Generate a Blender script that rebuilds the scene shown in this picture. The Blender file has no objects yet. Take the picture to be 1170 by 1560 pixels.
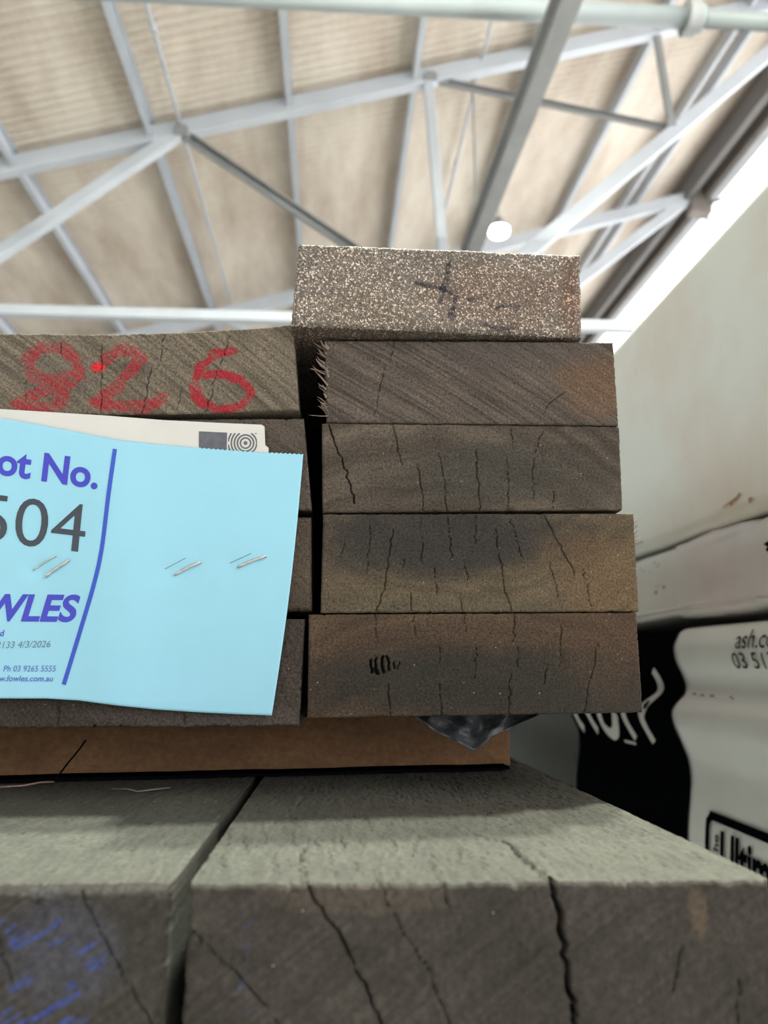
import bpy, bmesh, math, random
import numpy as np
from mathutils import Vector, Matrix

random.seed(7)
S = bpy.context.scene
COL = S.collection

# ------------------------------------------------------------------ camera
F = 1170.0
PITCH = math.radians(11.027)
YAW = math.radians(3.84)
cam_d = bpy.data.cameras.new('camera')
cam = bpy.data.objects.new('camera', cam_d)
COL.objects.link(cam)
cam.location = (0, 0, 0)
cam.rotation_euler = (math.pi / 2 + PITCH, 0, -YAW)
cam_d.sensor_fit = 'HORIZONTAL'
cam_d.sensor_width = 27.0
cam_d.lens = 27.0
cam_d.clip_start = 0.01
cam_d.dof.use_dof = True
cam_d.dof.focus_distance = 0.385
cam_d.dof.aperture_fstop = 9.6
S.camera = cam

# ------------------------------------------------------------------ light
S.view_settings.view_transform = 'Standard'
S.view_settings.look = 'None'
S.view_settings.gamma = 1
S.view_settings.use_curve_mapping = False
S.view_settings.exposure = 0.0
w = bpy.data.worlds.new('sky'); S.world = w; w.use_nodes = True
wb = w.node_tree.nodes['Background']
wb.inputs[0].default_value = (0.90, 0.97, 1.0, 1)
wb.inputs[1].default_value = 1.62

def light(name, kind, loc, rot, energy, color, size=1.0):
    d = bpy.data.lights.new(name, kind); d.energy = energy; d.color = color
    if kind == 'AREA': d.shape = 'DISK'; d.size = size
    if kind == 'SUN': d.angle = math.radians(size)
    o = bpy.data.objects.new(name, d); COL.objects.link(o)
    o.location = loc; o.rotation_euler = rot
    return o
# low sun outside, behind the translucent right-hand wall
sun = light('sun', 'SUN', (9, 3, 5), (0, 0, 0), 7.0, (1.0, 0.98, 0.95), 1.0)
sun.rotation_euler = Vector((-1, -0.1, -0.35)).to_track_quat('-Z', 'Y').to_euler()
# hanging shop light above the packs (out of frame, overhead)
LAMPS = [(0.92, 1.66, 4.55), (1.05, 1.06, 4.55)]
for k, (lx_, ly_, lz_) in enumerate(LAMPS):
    hb = light('overhead_lamp_light', 'AREA', (lx_, ly_, lz_), (0, 0, 0), 330.0, (0.93, 1.0, 0.90), 0.2)

# ------------------------------------------------------------------ picture measurements -> points on real planes
cp, sp, cy, sy = math.cos(PITCH), math.sin(PITCH), math.cos(YAW), math.sin(YAW)
FW = np.array([sy * cp, cy * cp, sp]); RT = np.array([cy, -sy, 0.0]); UP = np.cross(RT, FW)
def ray(x, y): return FW * F + RT * (x - 585.0) + UP * (780.0 - y)
def onY(x, y, Y): r = ray(x, y); return r * (Y / r[1])
def onZ(x, y, Z): r = ray(x, y); return r * (Z / r[2])
def onX(x, y, X): r = ray(x, y); return r * (X / r[0])
ROOF_H, ROOF_M = 5.06, 0.30
def onRoof(x, y, drop=0.0): r = ray(x, y); return r * ((ROOF_H - drop) / (r[2] - ROOF_M * r[0]))
def roofz(x): return ROOF_H + ROOF_M * x

# ------------------------------------------------------------------ noise (numpy)
def vnoise(x, y, seed):
    rs = np.random.RandomState(seed); T = rs.rand(257, 257)
    xi = np.floor(x).astype(int); yi = np.floor(y).astype(int)
    fx = x - xi; fy = y - yi
    fx = fx * fx * (3 - 2 * fx); fy = fy * fy * (3 - 2 * fy)
    a = T[xi % 257, yi % 257]; b = T[(xi + 1) % 257, yi % 257]
    c = T[xi % 257, (yi + 1) % 257]; d = T[(xi + 1) % 257, (yi + 1) % 257]
    return (a * (1 - fx) + b * fx) * (1 - fy) + (c * (1 - fx) + d * fx) * fy
def fbm(x, y, seed, octv=4):
    s = 0; a = 0.5; t = 0
    for k in range(octv):
        s = s + a * vnoise(x * 2 ** k + 13.7 * k, y * 2 ** k + 7.1 * k, seed + k); t += a; a *= 0.5
    return s / t
def segdist(X, Z, pts):
    D = np.full(X.shape, 1e9)
    for (ax, az), (bx, bz) in zip(pts[:-1], pts[1:]):
        vx, vz = bx - ax, bz - az; L = vx * vx + vz * vz + 1e-18
        t = np.clip(((X - ax) * vx + (Z - az) * vz) / L, 0, 1)
        D = np.minimum(D, np.hypot(X - ax - t * vx, Z - az - t * vz))
    return D

# ------------------------------------------------------------------ materials
def nt(name):
    m = bpy.data.materials.new(name); m.use_nodes = True
    t = m.node_tree; b = t.nodes['Principled BSDF']
    return m, t, b
def N(t, kind, **kw):
    n = t.nodes.new(kind)
    for k, v in kw.items():
        if k.startswith('_'): setattr(n, k[1:], v)
        else: n.inputs[k.replace('_', ' ')].default_value = v
    return n
def rgba(c): return (c[0], c[1], c[2], 1)
def simple(name, col, rough=0.5, metal=0.0, mottled=0.08, scale=30.0, bump=0.0, bscale=200.0, spec=0.5):
    m, t, b = nt(name)
    tc = N(t, 'ShaderNodeTexCoord')
    n = N(t, 'ShaderNodeTexNoise', Scale=scale, Detail=6.0)
    t.links.new(tc.outputs['Object'], n.inputs['Vector'])
    r = N(t, 'ShaderNodeValToRGB')
    r.color_ramp.elements[0].position = 0.3; r.color_ramp.elements[1].position = 0.7
    r.color_ramp.elements[0].color = rgba([c * (1 - mottled) for c in col])
    r.color_ramp.elements[1].color = rgba([min(1, c * (1 + mottled)) for c in col])
    t.links.new(n.outputs['Fac'], r.inputs['Fac'])
    t.links.new(r.outputs['Color'], b.inputs['Base Color'])
    b.inputs['Roughness'].default_value = rough
    b.inputs['Metallic'].default_value = metal
    b.inputs['Specular IOR Level'].default_value = spec
    if bump:
        n2 = N(t, 'ShaderNodeTexNoise', Scale=bscale, Detail=4.0)
        t.links.new(tc.outputs['Object'], n2.inputs['Vector'])
        bp = N(t, 'ShaderNodeBump', Strength=bump, Distance=0.001)
        t.links.new(n2.outputs['Fac'], bp.inputs['Height'])
        t.links.new(bp.outputs['Normal'], b.inputs['Normal'])
    return m

def timber(name, rough=0.85, fine=900.0, contrast=0.5, bumpd=0.0004, specks=0.02, coarse=False):
    """vertex colour 'tint' (the wood's own stains, growth rings, paint) times fine pore noise"""
    m, t, b = nt(name)
    at = N(t, 'ShaderNodeVertexColor', _layer_name='tint')
    tc = N(t, 'ShaderNodeTexCoord')
    if coarse:
        n = N(t, 'ShaderNodeTexVoronoi', Scale=fine)
        t.links.new(tc.outputs['Object'], n.inputs['Vector'])
        sep = N(t, 'ShaderNodeSeparateColor'); t.links.new(n.outputs['Color'], sep.inputs['Color'])
        src = sep.outputs[0]; hsrc = n.outputs['Distance']
    else:
        n = N(t, 'ShaderNodeTexNoise', Scale=fine, Detail=5.0, Roughness=0.7)
        t.links.new(tc.outputs['Object'], n.inputs['Vector'])
        src = n.outputs['Fac']; hsrc = n.outputs['Fac']
    mr = N(t, 'ShaderNodeMapRange')
    if coarse:
        mr.inputs['From Min'].default_value = 0.0; mr.inputs['From Max'].default_value = 1.0
    else:
        mr.inputs['From Min'].default_value = 0.3; mr.inputs['From Max'].default_value = 0.7
    mr.inputs['To Min'].default_value = 1 - contrast; mr.inputs['To Max'].default_value = 1 + contrast
    t.links.new(src, mr.inputs['Value'])
    mx = N(t, 'ShaderNodeMix', _data_type='RGBA', _blend_type='MULTIPLY')
    mx.inputs[0].default_value = 1.0
    t.links.new(at.outputs['Color'], mx.inputs[6])
    if coarse:
        cv = N(t, 'ShaderNodeFloatCurve'); cu = cv.mapping.curves[0]
        cu.points[0].location = (0, .16); cu.points[1].location = (1, 1.15)
        cu.points.new(.45, .24); cu.points.new(.76, .36); cu.points.new(.90, .75)
        cv.mapping.update()
        t.links.new(src, cv.inputs['Value'])
        m4 = N(t, 'ShaderNodeMath', _operation='MULTIPLY'); m4.inputs[1].default_value = 3.3
        t.links.new(cv.outputs[0], m4.inputs[0]); mr = m4
    cmb = N(t, 'ShaderNodeCombineColor')
    for k in range(3): t.links.new(mr.outputs[0], cmb.inputs[k])
    t.links.new(cmb.outputs[0], mx.inputs[7])
    col = mx.outputs[2]
    if specks > 0:
        v = N(t, 'ShaderNodeTexVoronoi', Scale=620.0)
        t.links.new(tc.outputs['Object'], v.inputs['Vector'])
        s1 = N(t, 'ShaderNodeSeparateColor'); t.links.new(v.outputs['Color'], s1.inputs['Color'])
        g = N(t, 'ShaderNodeMath', _operation='GREATER_THAN'); t.links.new(s1.outputs[0], g.inputs[0]); g.inputs[1].default_value = 1 - specks
        l = N(t, 'ShaderNodeMath', _operation='LESS_THAN'); t.links.new(v.outputs['Distance'], l.inputs[0]); l.inputs[1].default_value = 0.16
        mu = N(t, 'ShaderNodeMath', _operation='MULTIPLY'); t.links.new(g.outputs[0], mu.inputs[0]); t.links.new(l.outputs[0], mu.inputs[1])
        m2 = N(t, 'ShaderNodeMix', _data_type='RGBA')
        t.links.new(mu.outputs[0], m2.inputs[0]); t.links.new(col, m2.inputs[6]); m2.inputs[7].default_value = (0.5, 0.42, 0.33, 1)
        col = m2.outputs[2]
    t.links.new(col, b.inputs['Base Color'])
    b.inputs['Roughness'].default_value = rough
    b.inputs['Specular IOR Level'].default_value = 0.3
    bp = N(t, 'ShaderNodeBump', Strength=0.9, Distance=bumpd)
    t.links.new(hsrc, bp.inputs['Height'])
    t.links.new(bp.outputs['Normal'], b.inputs['Normal'])
    return m

M_BLACKP = simple('black_print', (0.003, 0.0035, 0.005), 0.35, mottled=0.1, scale=20, spec=0.0)
M_WOOD = timber('weathered_end_grain', contrast=0.65)
M_BLACKP.node_tree.nodes['Principled BSDF'].inputs['IOR'].default_value = 1.03
M_GRIT = timber('rough_broken_end_grain', rough=0.5, fine=1350.0, contrast=0.85, bumpd=0.0009, specks=0.0, coarse=True)
M_BEAM = timber('grey_weathered_beam', fine=500.0, contrast=0.35, specks=0.004)
M_BEARER = timber('orange_brown_bearer', fine=260.0, contrast=0.25, specks=0.0)
M_WHITE = simple('white_painted_steel', (0.56, 0.585, 0.63), 0.45, mottled=0.06, scale=3)
M_GREYST = simple('grey_painted_steel', (0.30, 0.30, 0.30), 0.5, mottled=0.1, scale=4)
M_DARKST = simple('dull_brown_steel', (0.20, 0.17, 0.15), 0.6, mottled=0.15, scale=3)
M_DARKGREY = simple('dark_grey_steel', (0.13, 0.12, 0.115), 0.6, mottled=0.1, scale=3)
M_PIPE = simple('grey_pipe_paint', (0.30, 0.325, 0.325), 0.5, mottled=0.05, scale=4)
M_BLUE = simple('pale_blue_paper', (0.37, 0.71, 0.87), 0.75, mottled=0.012, scale=60, bump=0.08, bscale=2500, spec=0.2)
M_CARD = simple('white_card', (0.74, 0.71, 0.67), 0.6, mottled=0.03, scale=40)
M_INK = simple('violet_blue_ink', (0.060, 0.065, 0.56), 0.6, mottled=0.03)
M_INKB = simple('royal_blue_ink', (0.04, 0.10, 0.58), 0.6, mottled=0.03)
M_INKG = simple('grey_black_ink', (0.055, 0.065, 0.085), 0.6, mottled=0.05)
M_INKS = simple('soft_grey_ink', (0.16, 0.24, 0.32), 0.6, mottled=0.03)
M_INKL = simple('soft_blue_ink', (0.10, 0.17, 0.55), 0.6, mottled=0.03)
M_CARDINK = simple('card_grey_print', (0.13, 0.13, 0.15), 0.6, mottled=0.2, scale=200)
M_STAPLE = simple('staple_wire', (0.62, 0.62, 0.60), 0.35, metal=0.5, mottled=0.15, scale=400)
M_SHADEP = simple('dark_grey_shade', (0.035, 0.04, 0.042), 0.6, mottled=0.1, scale=20, spec=0.2)  # dark grey for the shade between stack and packs
M_PRINTW = simple('pale_lettering', (0.55, 0.55, 0.56), 0.4, mottled=0.05)
M_SPLINT = simple('splinter_wood', (0.30, 0.22, 0.18), 0.8, mottled=0.3, scale=300)
M_FILM = simple('dark_crumpled_film', (0.085, 0.085, 0.09), 0.35, mottled=0.35, scale=90, bump=0.6, bscale=400)
M_DIRT = simple('brown_smear', (0.42, 0.27, 0.14), 0.8, mottled=0.2, scale=200)
M_FLOOR = simple('concrete', (0.34, 0.33, 0.31), 0.9, mottled=0.2, scale=3, bump=0.3, bscale=60)
M_WALLB = simple('painted_wall', (0.50, 0.49, 0.46), 0.8, mottled=0.08, scale=1.0)

def wrap_material(nm, ca, cb):
    m, t, b = nt(nm)
    tc = N(t, 'ShaderNodeTexCoord')
    n = N(t, 'ShaderNodeTexNoise', Scale=3.2, Detail=5.0, Roughness=0.55)
    t.links.new(tc.outputs['Object'], n.inputs['Vector'])
    r = N(t, 'ShaderNodeValToRGB')
    e = r.color_ramp.elements
    e[0].position = 0.34; e[0].color = rgba(ca)
    e[1].position = 0.56; e[1].color = rgba(cb)
    t.links.new(n.outputs['Fac'], r.inputs['Fac'])
    # scuffs: small dark streaks stretched up the sheet
    mp = N(t, 'ShaderNodeMapping'); mp.inputs['Scale'].default_value = (60, 60, 26)
    mp.inputs['Rotation'].default_value = (0.5, 0, 0)
    t.links.new(tc.outputs['Object'], mp.inputs['Vector'])
    n2 = N(t, 'ShaderNodeTexNoise', Scale=1.0, Detail=3.0)
    t.links.new(mp.outputs[0], n2.inputs['Vector'])
    mr = N(t, 'ShaderNodeMapRange'); mr.inputs['From Min'].default_value = 0.71; mr.inputs['From Max'].default_value = 0.78
    mr.inputs['To Max'].default_value = 0.55
    t.links.new(n2.outputs['Fac'], mr.inputs['Value'])
    mx = N(t, 'ShaderNodeMix', _data_type='RGBA')
    t.links.new(mr.outputs[0], mx.inputs[0]); t.links.new(r.outputs['Color'], mx.inputs[6])
    mx.inputs[7].default_value = (0.20, 0.16, 0.13, 1)
    t.links.new(mx.outputs[2], b.inputs['Base Color'])
    b.inputs['Roughness'].default_value = 0.38
    n3 = N(t, 'ShaderNodeTexNoise', Scale=14.0, Detail=3.0)
    t.links.new(tc.outputs['Object'], n3.inputs['Vector'])
    bp = N(t, 'ShaderNodeBump', Strength=0.25, Distance=0.006)
    t.links.new(n3.outputs['Fac'], bp.inputs['Height']); t.links.new(bp.outputs['Normal'], b.inputs['Normal'])
    return m
M_WRAP = wrap_material('scuffed_white_wrap', (.74, .66, .56), (.80, .83, .76))
M_WRAP2 = wrap_material('crumpled_white_wrap', (.70, .62, .62), (.78, .80, .78))
M_WRAP3 = wrap_material('printed_white_wrap', (.74, .74, .77), (.82, .85, .84))

def roof_material():
    m, t, b = nt('stained_corrugated_sheet')
    tc = N(t, 'ShaderNodeTexCoord')
    mp = N(t, 'ShaderNodeMapping'); mp.inputs['Scale'].default_value = (1.3, 0.35, 1.0)
    t.links.new(tc.outputs['Object'], mp.inputs['Vector'])
    n = N(t, 'ShaderNodeTexNoise', Scale=1.6, Detail=7.0, Roughness=0.65)
    t.links.new(mp.outputs[0], n.inputs['Vector'])
    r = N(t, 'ShaderNodeValToRGB')
    e = r.color_ramp.elements
    e[0].position = 0.30; e[0].color = (0.46, 0.37, 0.29, 1)
    e[1].position = 0.62; e[1].color = (0.74, 0.66, 0.57, 1)
    t.links.new(n.outputs['Fac'], r.inputs['Fac'])
    t.links.new(r.outputs['Color'], b.inputs['Base Color'])
    b.inputs['Roughness'].default_value = 0.7
    return m
M_ROOF = roof_material()

def translucent_sheet():
    m, t, b = nt('translucent_cladding')
    t.nodes.remove(b)
    tr = N(t, 'ShaderNodeBsdfTranslucent'); tr.inputs['Color'].default_value = (0.93, 0.93, 0.93, 1)
    df = N(t, 'ShaderNodeBsdfDiffuse'); df.inputs['Color'].default_value = (0.8, 0.8, 0.8, 1)
    mx = N(t, 'ShaderNodeMixShader'); mx.inputs[0].default_value = 0.15
    t.links.new(tr.outputs[0], mx.inputs[1]); t.links.new(df.outputs[0], mx.inputs[2])
    t.links.new(mx.outputs[0], t.nodes['Material Output'].inputs['Surface'])
    return m
M_CLAD = translucent_sheet()

def emit_material(name, col, s):
    m, t, b = nt(name)
    b.inputs['Base Color'].default_value = rgba(col)
    b.inputs['Emission Color'].default_value = rgba(col)
    b.inputs['Emission Strength'].default_value = s
    return m
M_LAMP = emit_material('lamp_diffuser', (0.96, 1.0, 0.90), 14.0)

# ------------------------------------------------------------------ object helpers
def tag(o, label, cat, group=None, kind=None):
    if label: o['label'] = label
    if cat: o['category'] = cat
    if group: o['group'] = group
    if kind: o['kind'] = kind
    return o
def mesh_obj(name, verts, faces, mat, parent=None, origin=None, smooth=False, colors=None):
    V = np.asarray(verts, dtype=float)
    org = np.zeros(3) if origin is None else np.asarray(origin, dtype=float)
    me = bpy.data.meshes.new(name)
    me.from_pydata((V - org).tolist(), [], faces if isinstance(faces, list) else faces.tolist())
    if smooth: me.polygons.foreach_set('use_smooth', [True] * len(me.polygons))
    if colors is not None:
        ca = me.color_attributes.new('tint', 'FLOAT_COLOR', 'POINT')
        c = np.ones((len(V), 4), dtype=np.float32); c[:, :3] = colors
        ca.data.foreach_set('color', c.ravel())
    me.materials.append(mat); me.update()
    o = bpy.data.objects.new(name, me); COL.objects.link(o)
    if parent is not None:
        o.parent = parent
        po = Vector((0, 0, 0)); p = parent
        while p is not None: po += p.location; p = p.parent
        o.location = Vector(org) - po
    else:
        o.location = org
    return o
def empty(name, loc, label, cat, group=None):
    o = bpy.data.objects.new(name, None); COL.objects.link(o); o.location = loc
    o.empty_display_size = 0.05
    return tag(o, label, cat, group)

def frame(p0, p1, upv=(0, 0, 1)):
    a = Vector(p0); b = Vector(p1); d = (b - a).normalized()
    u = Vector(upv); s = d.cross(u)
    if s.length < 1e-4: s = d.cross(Vector((1, 0, 0)))
    s.normalize(); u = s.cross(d).normalized()
    return a, b, s, u
def prism(p0, p1, prof, upv=(0, 0, 1), segs=1):
    """sweep closed 2D profile (side, up) from p0 to p1"""
    a, b, s, u = frame(p0, p1, upv)
    n = len(prof); V = []; Fs = []
    for k in range(segs + 1):
        c = a.lerp(b, k / segs)
        for x, y in prof: V.append(tuple(c + s * x + u * y))
    for k in range(segs):
        for i in range(n):
            j = (i + 1) % n
            Fs.append((k * n + i, k * n + j, (k + 1) * n + j, (k + 1) * n + i))
    Fs.append(tuple(range(n - 1, -1, -1))); Fs.append(tuple(segs * n + i for i in range(n)))
    return V, Fs
def join(*parts):
    V = []; Fs = []
    for v, f in parts:
        o = len(V); V += list(v); Fs += [tuple(i + o for i in q) for q in f]
    return V, Fs
def box_prof(w, h, c=0.12):
    w /= 2; h /= 2; b = min(w, h) * c
    return [(-w + b, -h), (w - b, -h), (w, -h + b), (w, h - b), (w - b, h), (-w + b, h), (-w, h - b), (-w, -h + b)]
def chan_prof(w, h, t):      # open C, web on the left
    w /= 2; h /= 2
    return [(-w, -h), (w, -h), (w, -h + t), (-w + t, -h + t), (-w + t, h - t), (w, h - t), (w, h), (-w, h)]
def circ_prof(r, n=20): return [(r * math.cos(2 * math.pi * i / n), r * math.sin(2 * math.pi * i / n)) for i in range(n)]
def bar(name, p0, p1, prof, mat, parent=None, smooth=False, upv=(0, 0, 1)):
    v, f = prism(p0, p1, prof, upv)
    o = mesh_obj(name, v, f, mat, parent, origin=tuple((np.array(p0) + np.array(p1)) / 2) if parent is None else tuple(np.array(p0)), smooth=smooth)
    return o

# ================================================================== SETTING
XL, XR, YN, YF, ZF = -7.0, 5.16, -11.0, 16.0, -0.334
# floor
v = [(XL, YN, ZF), (XR, YN, ZF), (XR, YF, ZF), (XL, YF, ZF), (XL, YN, ZF - .1), (XR, YN, ZF - .1), (XR, YF, ZF - .1), (XL, YF, ZF - .1)]
bf = [(0, 1, 2, 3), (7, 6, 5, 4), (0, 4, 5, 1), (1, 5, 6, 2), (2, 6, 7, 3), (3, 7, 4, 0)]
tag(mesh_obj('floor', v, bf, M_FLOOR), 'grey concrete shed floor', None, kind='structure')
# corrugated roof sheet (waves follow the slope, pitch 76 mm)
ys = np.arange(YN, YF + 0.001, 0.09 / 6)
xs = np.linspace(XL, XR + 0.1, 12)
YY, XX = np.meshgrid(ys, xs, indexing='ij')
ZZ = ROOF_H + ROOF_M * XX + 0.017 * np.sin(2 * np.pi * YY / 0.09)
nx = len(xs); ny = len(ys)
Vr = np.stack([XX, YY, ZZ], -1).reshape(-1, 3)
idx = np.arange(nx * ny).reshape(ny, nx)
q = np.stack([idx[:-1, :-1], idx[:-1, 1:], idx[1:, 1:], idx[1:, :-1]], -1).reshape(-1, 4)
ro = mesh_obj('ceiling', Vr, q, M_ROOF, smooth=True)
sm = ro.modifiers.new('t', 'SOLIDIFY'); sm.thickness = 0.002; sm.offset = 1
tag(ro, 'beige corrugated roof sheeting seen from below', None, kind='structure')
# translucent right wall, ribbed
ysw = np.arange(YN, YF, 0.0375); zsw = [ZF, 2.0, 4.0, roofz(XR) - 0.02]
Vw = []; Fw = []
for yy in ysw:
    rib = 0.03 if (yy % 0.3) < 0.045 else 0.0
    for zz in zsw: Vw.append((XR + rib, yy, zz))
nz = len(zsw)
for i in range(len(ysw) - 1):
    for k in range(nz - 1): Fw.append((i * nz + k, i * nz + k + 1, (i + 1) * nz + k + 1, (i + 1) * nz + k))
tag(mesh_obj('wall_right', Vw, Fw, M_CLAD), 'bright translucent ribbed cladding along the high side of the shed', None, kind='structure')
v = [(XL, YF, ZF), (XR, YF, ZF), (XR, YF, roofz(XR)), (XL, YF, roofz(XL)), (XL, YF + .1, ZF), (XR, YF + .1, ZF), (XR, YF + .1, roofz(XR)), (XL, YF + .1, roofz(XL))]
tag(mesh_obj('wall_back', v, bf, M_WALLB), 'pale far end wall of the shed', None, kind='structure')

v = [(XL - .1, YN, ZF), (XL, YN, ZF), (XL, YN, roofz(XL) - .03), (XL - .1, YN, roofz(XL) - .03), (XL - .1, YF, ZF), (XL, YF, ZF), (XL, YF, roofz(XL) - .03), (XL - .1, YF, roofz(XL) - .03)]
tag(mesh_obj('wall_left', [v[1], v[5], v[6], v[2]], [(0, 1, 2, 3)], M_CLAD), 'translucent low side wall of the shed', None, kind='structure')  # unseen wall, made translucent to brighten the pack faces
# ------------------------------------------------------------------ roof steel
def purlin(x, label, w=0.05, h=0.15, y0=YN + .05, y1=YF - .05):
    zc = roofz(x) - 0.022 - h / 2
    o = bar('purlin', (x, y0, zc), (x, y1, zc), chan_prof(w, h, 0.006), M_WHITE)
    return tag(o, label, 'roof beam', 'steel purlins under the roof sheeting')
PUR = [(-4.95, 'white steel purlin at the low left end of the roof, furthest left'),
       (-3.83, 'white steel purlin second from the low left end of the roof'),
       (-2.71, 'white steel purlin crossing the rafter near the left edge of the photo'),
       (-1.60, 'white steel purlin just left of the thin conduit through the left rafter joint'),
       (-0.43, 'white steel purlin straight above the left end of the gritty top board'),
       (0.68, 'white steel purlin just left of the near-vertical truss strut'),
       (1.79, 'white steel purlin running close behind the large dark grey beam'),
       (2.97, 'white steel purlin next to the right of the dark grey beam and lamp'),
       (3.87, 'white steel purlin, left one of the close pair at upper right'),
       (4.07, 'white steel purlin, right one of the close pair at upper right')]
for x, l in PUR: purlin(x, l, w=0.035 if x > 3.8 else 0.05)

def conduit(x, label):
    z = roofz(x) - 0.10
    o = empty('conduit', (x, YN + .1, z), label, 'conduit', 'thin conduits under the roof')
    bar('tube', (x, YN + .1, z), (x, YF - .1, z), circ_prof(0.016, 10), M_WHITE, o, smooth=True)
    for yy in (3.2, 4.9, 7.4, 9.6):
        bar('coupler', (x, yy, z), (x, yy + .08, z), circ_prof(0.024, 10), M_WHITE, o, smooth=True)
        bar('hanger', (x, yy + .3, z), (x, yy + .3, roofz(x) - .01), box_prof(.02, .006), M_WHITE, o)
conduit(-1.36, 'thin white conduit running up the roof through the rafter joint on the left')
conduit(1.29, 'thin white conduit crossing behind the vertical truss strut, right of centre')

def pY(x, y, Y): return tuple(onY(x, y, Y))
# truss 1 (plane Y = 6)
T1 = 6.0
t1 = empty('roof_truss', pY(690, 490, T1), 'near white steel roof truss crossing the whole photo with a bottom chord behind the boards', 'roof truss', 'steel roof trusses')
a = onY(270, 200, T1); b = onY(1000, 45, T1)
d = (b - a) / (b[0] - a[0])
def chord(x): return tuple(a + d * (x - a[0]))
bar('rafter', chord(-6.8), chord(5.1), box_prof(0.10, 0.15), M_WHITE, t1)
zb = onY(600, 490, T1)[2]
bar('bottom_chord', (-6.8, T1, zb - .02), (5.1, T1, zb + .02), box_prof(0.09, 0.085), M_WHITE, t1)
bar('strut', pY(272, 205, T1), pY(-155, 490, T1), box_prof(0.09, 0.10), M_WHITE, t1)
bar('strut', pY(280, 205, T1), pY(700, 488, T1), chan_prof(0.07, 0.075, 0.01), M_GREYST, t1)  # grey instead of white: shade on this strut put into its colour
bar('strut', pY(652, 128, T1), pY(684, 488, T1), box_prof(0.07, 0.085), M_WHITE, t1)
bar('strut', pY(1330, -50, T1), pY(680, 488, T1), box_prof(0.09, 0.125), M_WHITE, t1)
bar('strut', pY(1000, 50, T1), pY(1022, 188, T1), box_prof(0.05, 0.06), M_GREYST, t1)
bar('brace', pY(660, 122, T1), pY(1015, 195, T1), chan_prof(0.05, 0.05, 0.008), M_GREYST, t1)
for (x, y, s) in ((277, 205, .06), (655, 124, .055), (1000, 48, .05), (1018, 192, .04), (686, 486, .10)):
    c = onY(x, y, T1)
    bar('gusset_plate', (c[0], T1 - .075, c[2]), (c[0], T1 - .055, c[2]), [(-s, -s * .7), (s, -s * .7), (s * 1.1, s * .3), (s * .5, s * .8), (-s * .6, s * .8), (-s * 1.1, s * .2)], M_GREYST, t1)
# truss 2 (further)
T2 = 9.12
t2 = empty('roof_truss', pY(780, 367, T2), 'far white steel roof truss meeting the dark eaves beam at a bracket', 'roof truss', 'steel roof trusses')
a2 = onY(350, 477, T2); b2 = onY(1045, 303, T2); d2 = (b2 - a2) / (b2[0] - a2[0])
def chord2(x): return tuple(a2 + d2 * (x - a2[0]))
bar('rafter', chord2(-6.8), chord2(5.05), box_prof(0.10, 0.16), M_WHITE, t2)
bar('strut', pY(1042, 308, T2), pY(700, 565, T2), box_prof(0.09, 0.14), M_WHITE, t2)
bar('bottom_chord', (-6.8, T2, 2.9), (5.1, T2, 2.9), box_prof(0.09, 0.09), M_WHITE, t2)
bar('strut', chord2(-1.5), (1.6, T2, 2.9), box_prof(0.08, 0.09), M_WHITE, t2)
# eaves beam on the high side
eb = empty('eaves_beam', (5.03, 6, 6.13), 'dark brown eaves beam along the top of the bright wall at upper right', 'beam')
bar('web_box', (5.03, YN + .1, 6.31), (5.03, YF - .1, 6.31), box_prof(0.20, 0.36, .05), M_DARKST, eb)
bar('lower_flange', (5.04, YN + .1, 6.12), (5.04, YF - .1, 6.12), box_prof(0.13, 0.03), M_GREYST, eb)
bar('inner_beam', (4.72, YN + .1, 6.27), (4.72, YF - .1, 6.27), box_prof(0.09, 0.30, .05), M_DARKGREY, eb)
bar('gap_shade_strip', (4.85, YN + .1, 6.30), (4.85, YF - .1, 6.30), box_prof(0.17, 0.02), M_DARKST, eb)  # dark strip puts the roof shadow between the two beams into colour
c = onY(1047, 312, T2)
bar('bracket', (4.86, T2 - .09, 6.12), (4.86, T2 + .09, 6.12), [(-.1, -.18), (.16, -.20), (.2, .10), (-.12, .14)], M_DARKST, eb)
bar('wall_stay', (5.0, T2, 6.1), (5.12, T2 - .9, 5.72), circ_prof(.02, 8), M_GREYST, eb)
bar('wall_stay', (5.0, T2, 6.1), (5.12, T2 + .2, 5.4), circ_prof(.025, 8), M_WHITE, eb)

# grey pipe across the top
pp = onY(585, 4, 4.0)
pipe = empty('overhead_pipe', tuple(pp), 'light grey horizontal pipe with a flanged coupling along the top edge', 'pipe')
def pipeP(x): return (x, 4.0, float(pp[2]) + 0.006 * (x - pp[0]))
xc = float(onY(1050, 10, 4.0)[0])
bar('pipe_run', pipeP(-6.5), pipeP(xc), circ_prof(0.064, 24), M_PIPE, pipe, smooth=True)
bar('pipe_run', pipeP(xc), pipeP(5.1), circ_prof(0.052, 24), M_PIPE, pipe, smooth=True)
bar('coupling', pipeP(xc - .035), pipeP(xc + .03), circ_prof(0.105, 24), M_GREYST, pipe)
bar('coupling_ring', pipeP(xc + .03), pipeP(xc + .07), circ_prof(0.085, 24), M_PIPE, pipe)
for xx in (-3.9, 2.2): bar('pipe_hanger', pipeP(xx), (xx, 4.0, roofz(xx)), circ_prof(.008, 6), M_GREYST, pipe)

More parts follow.
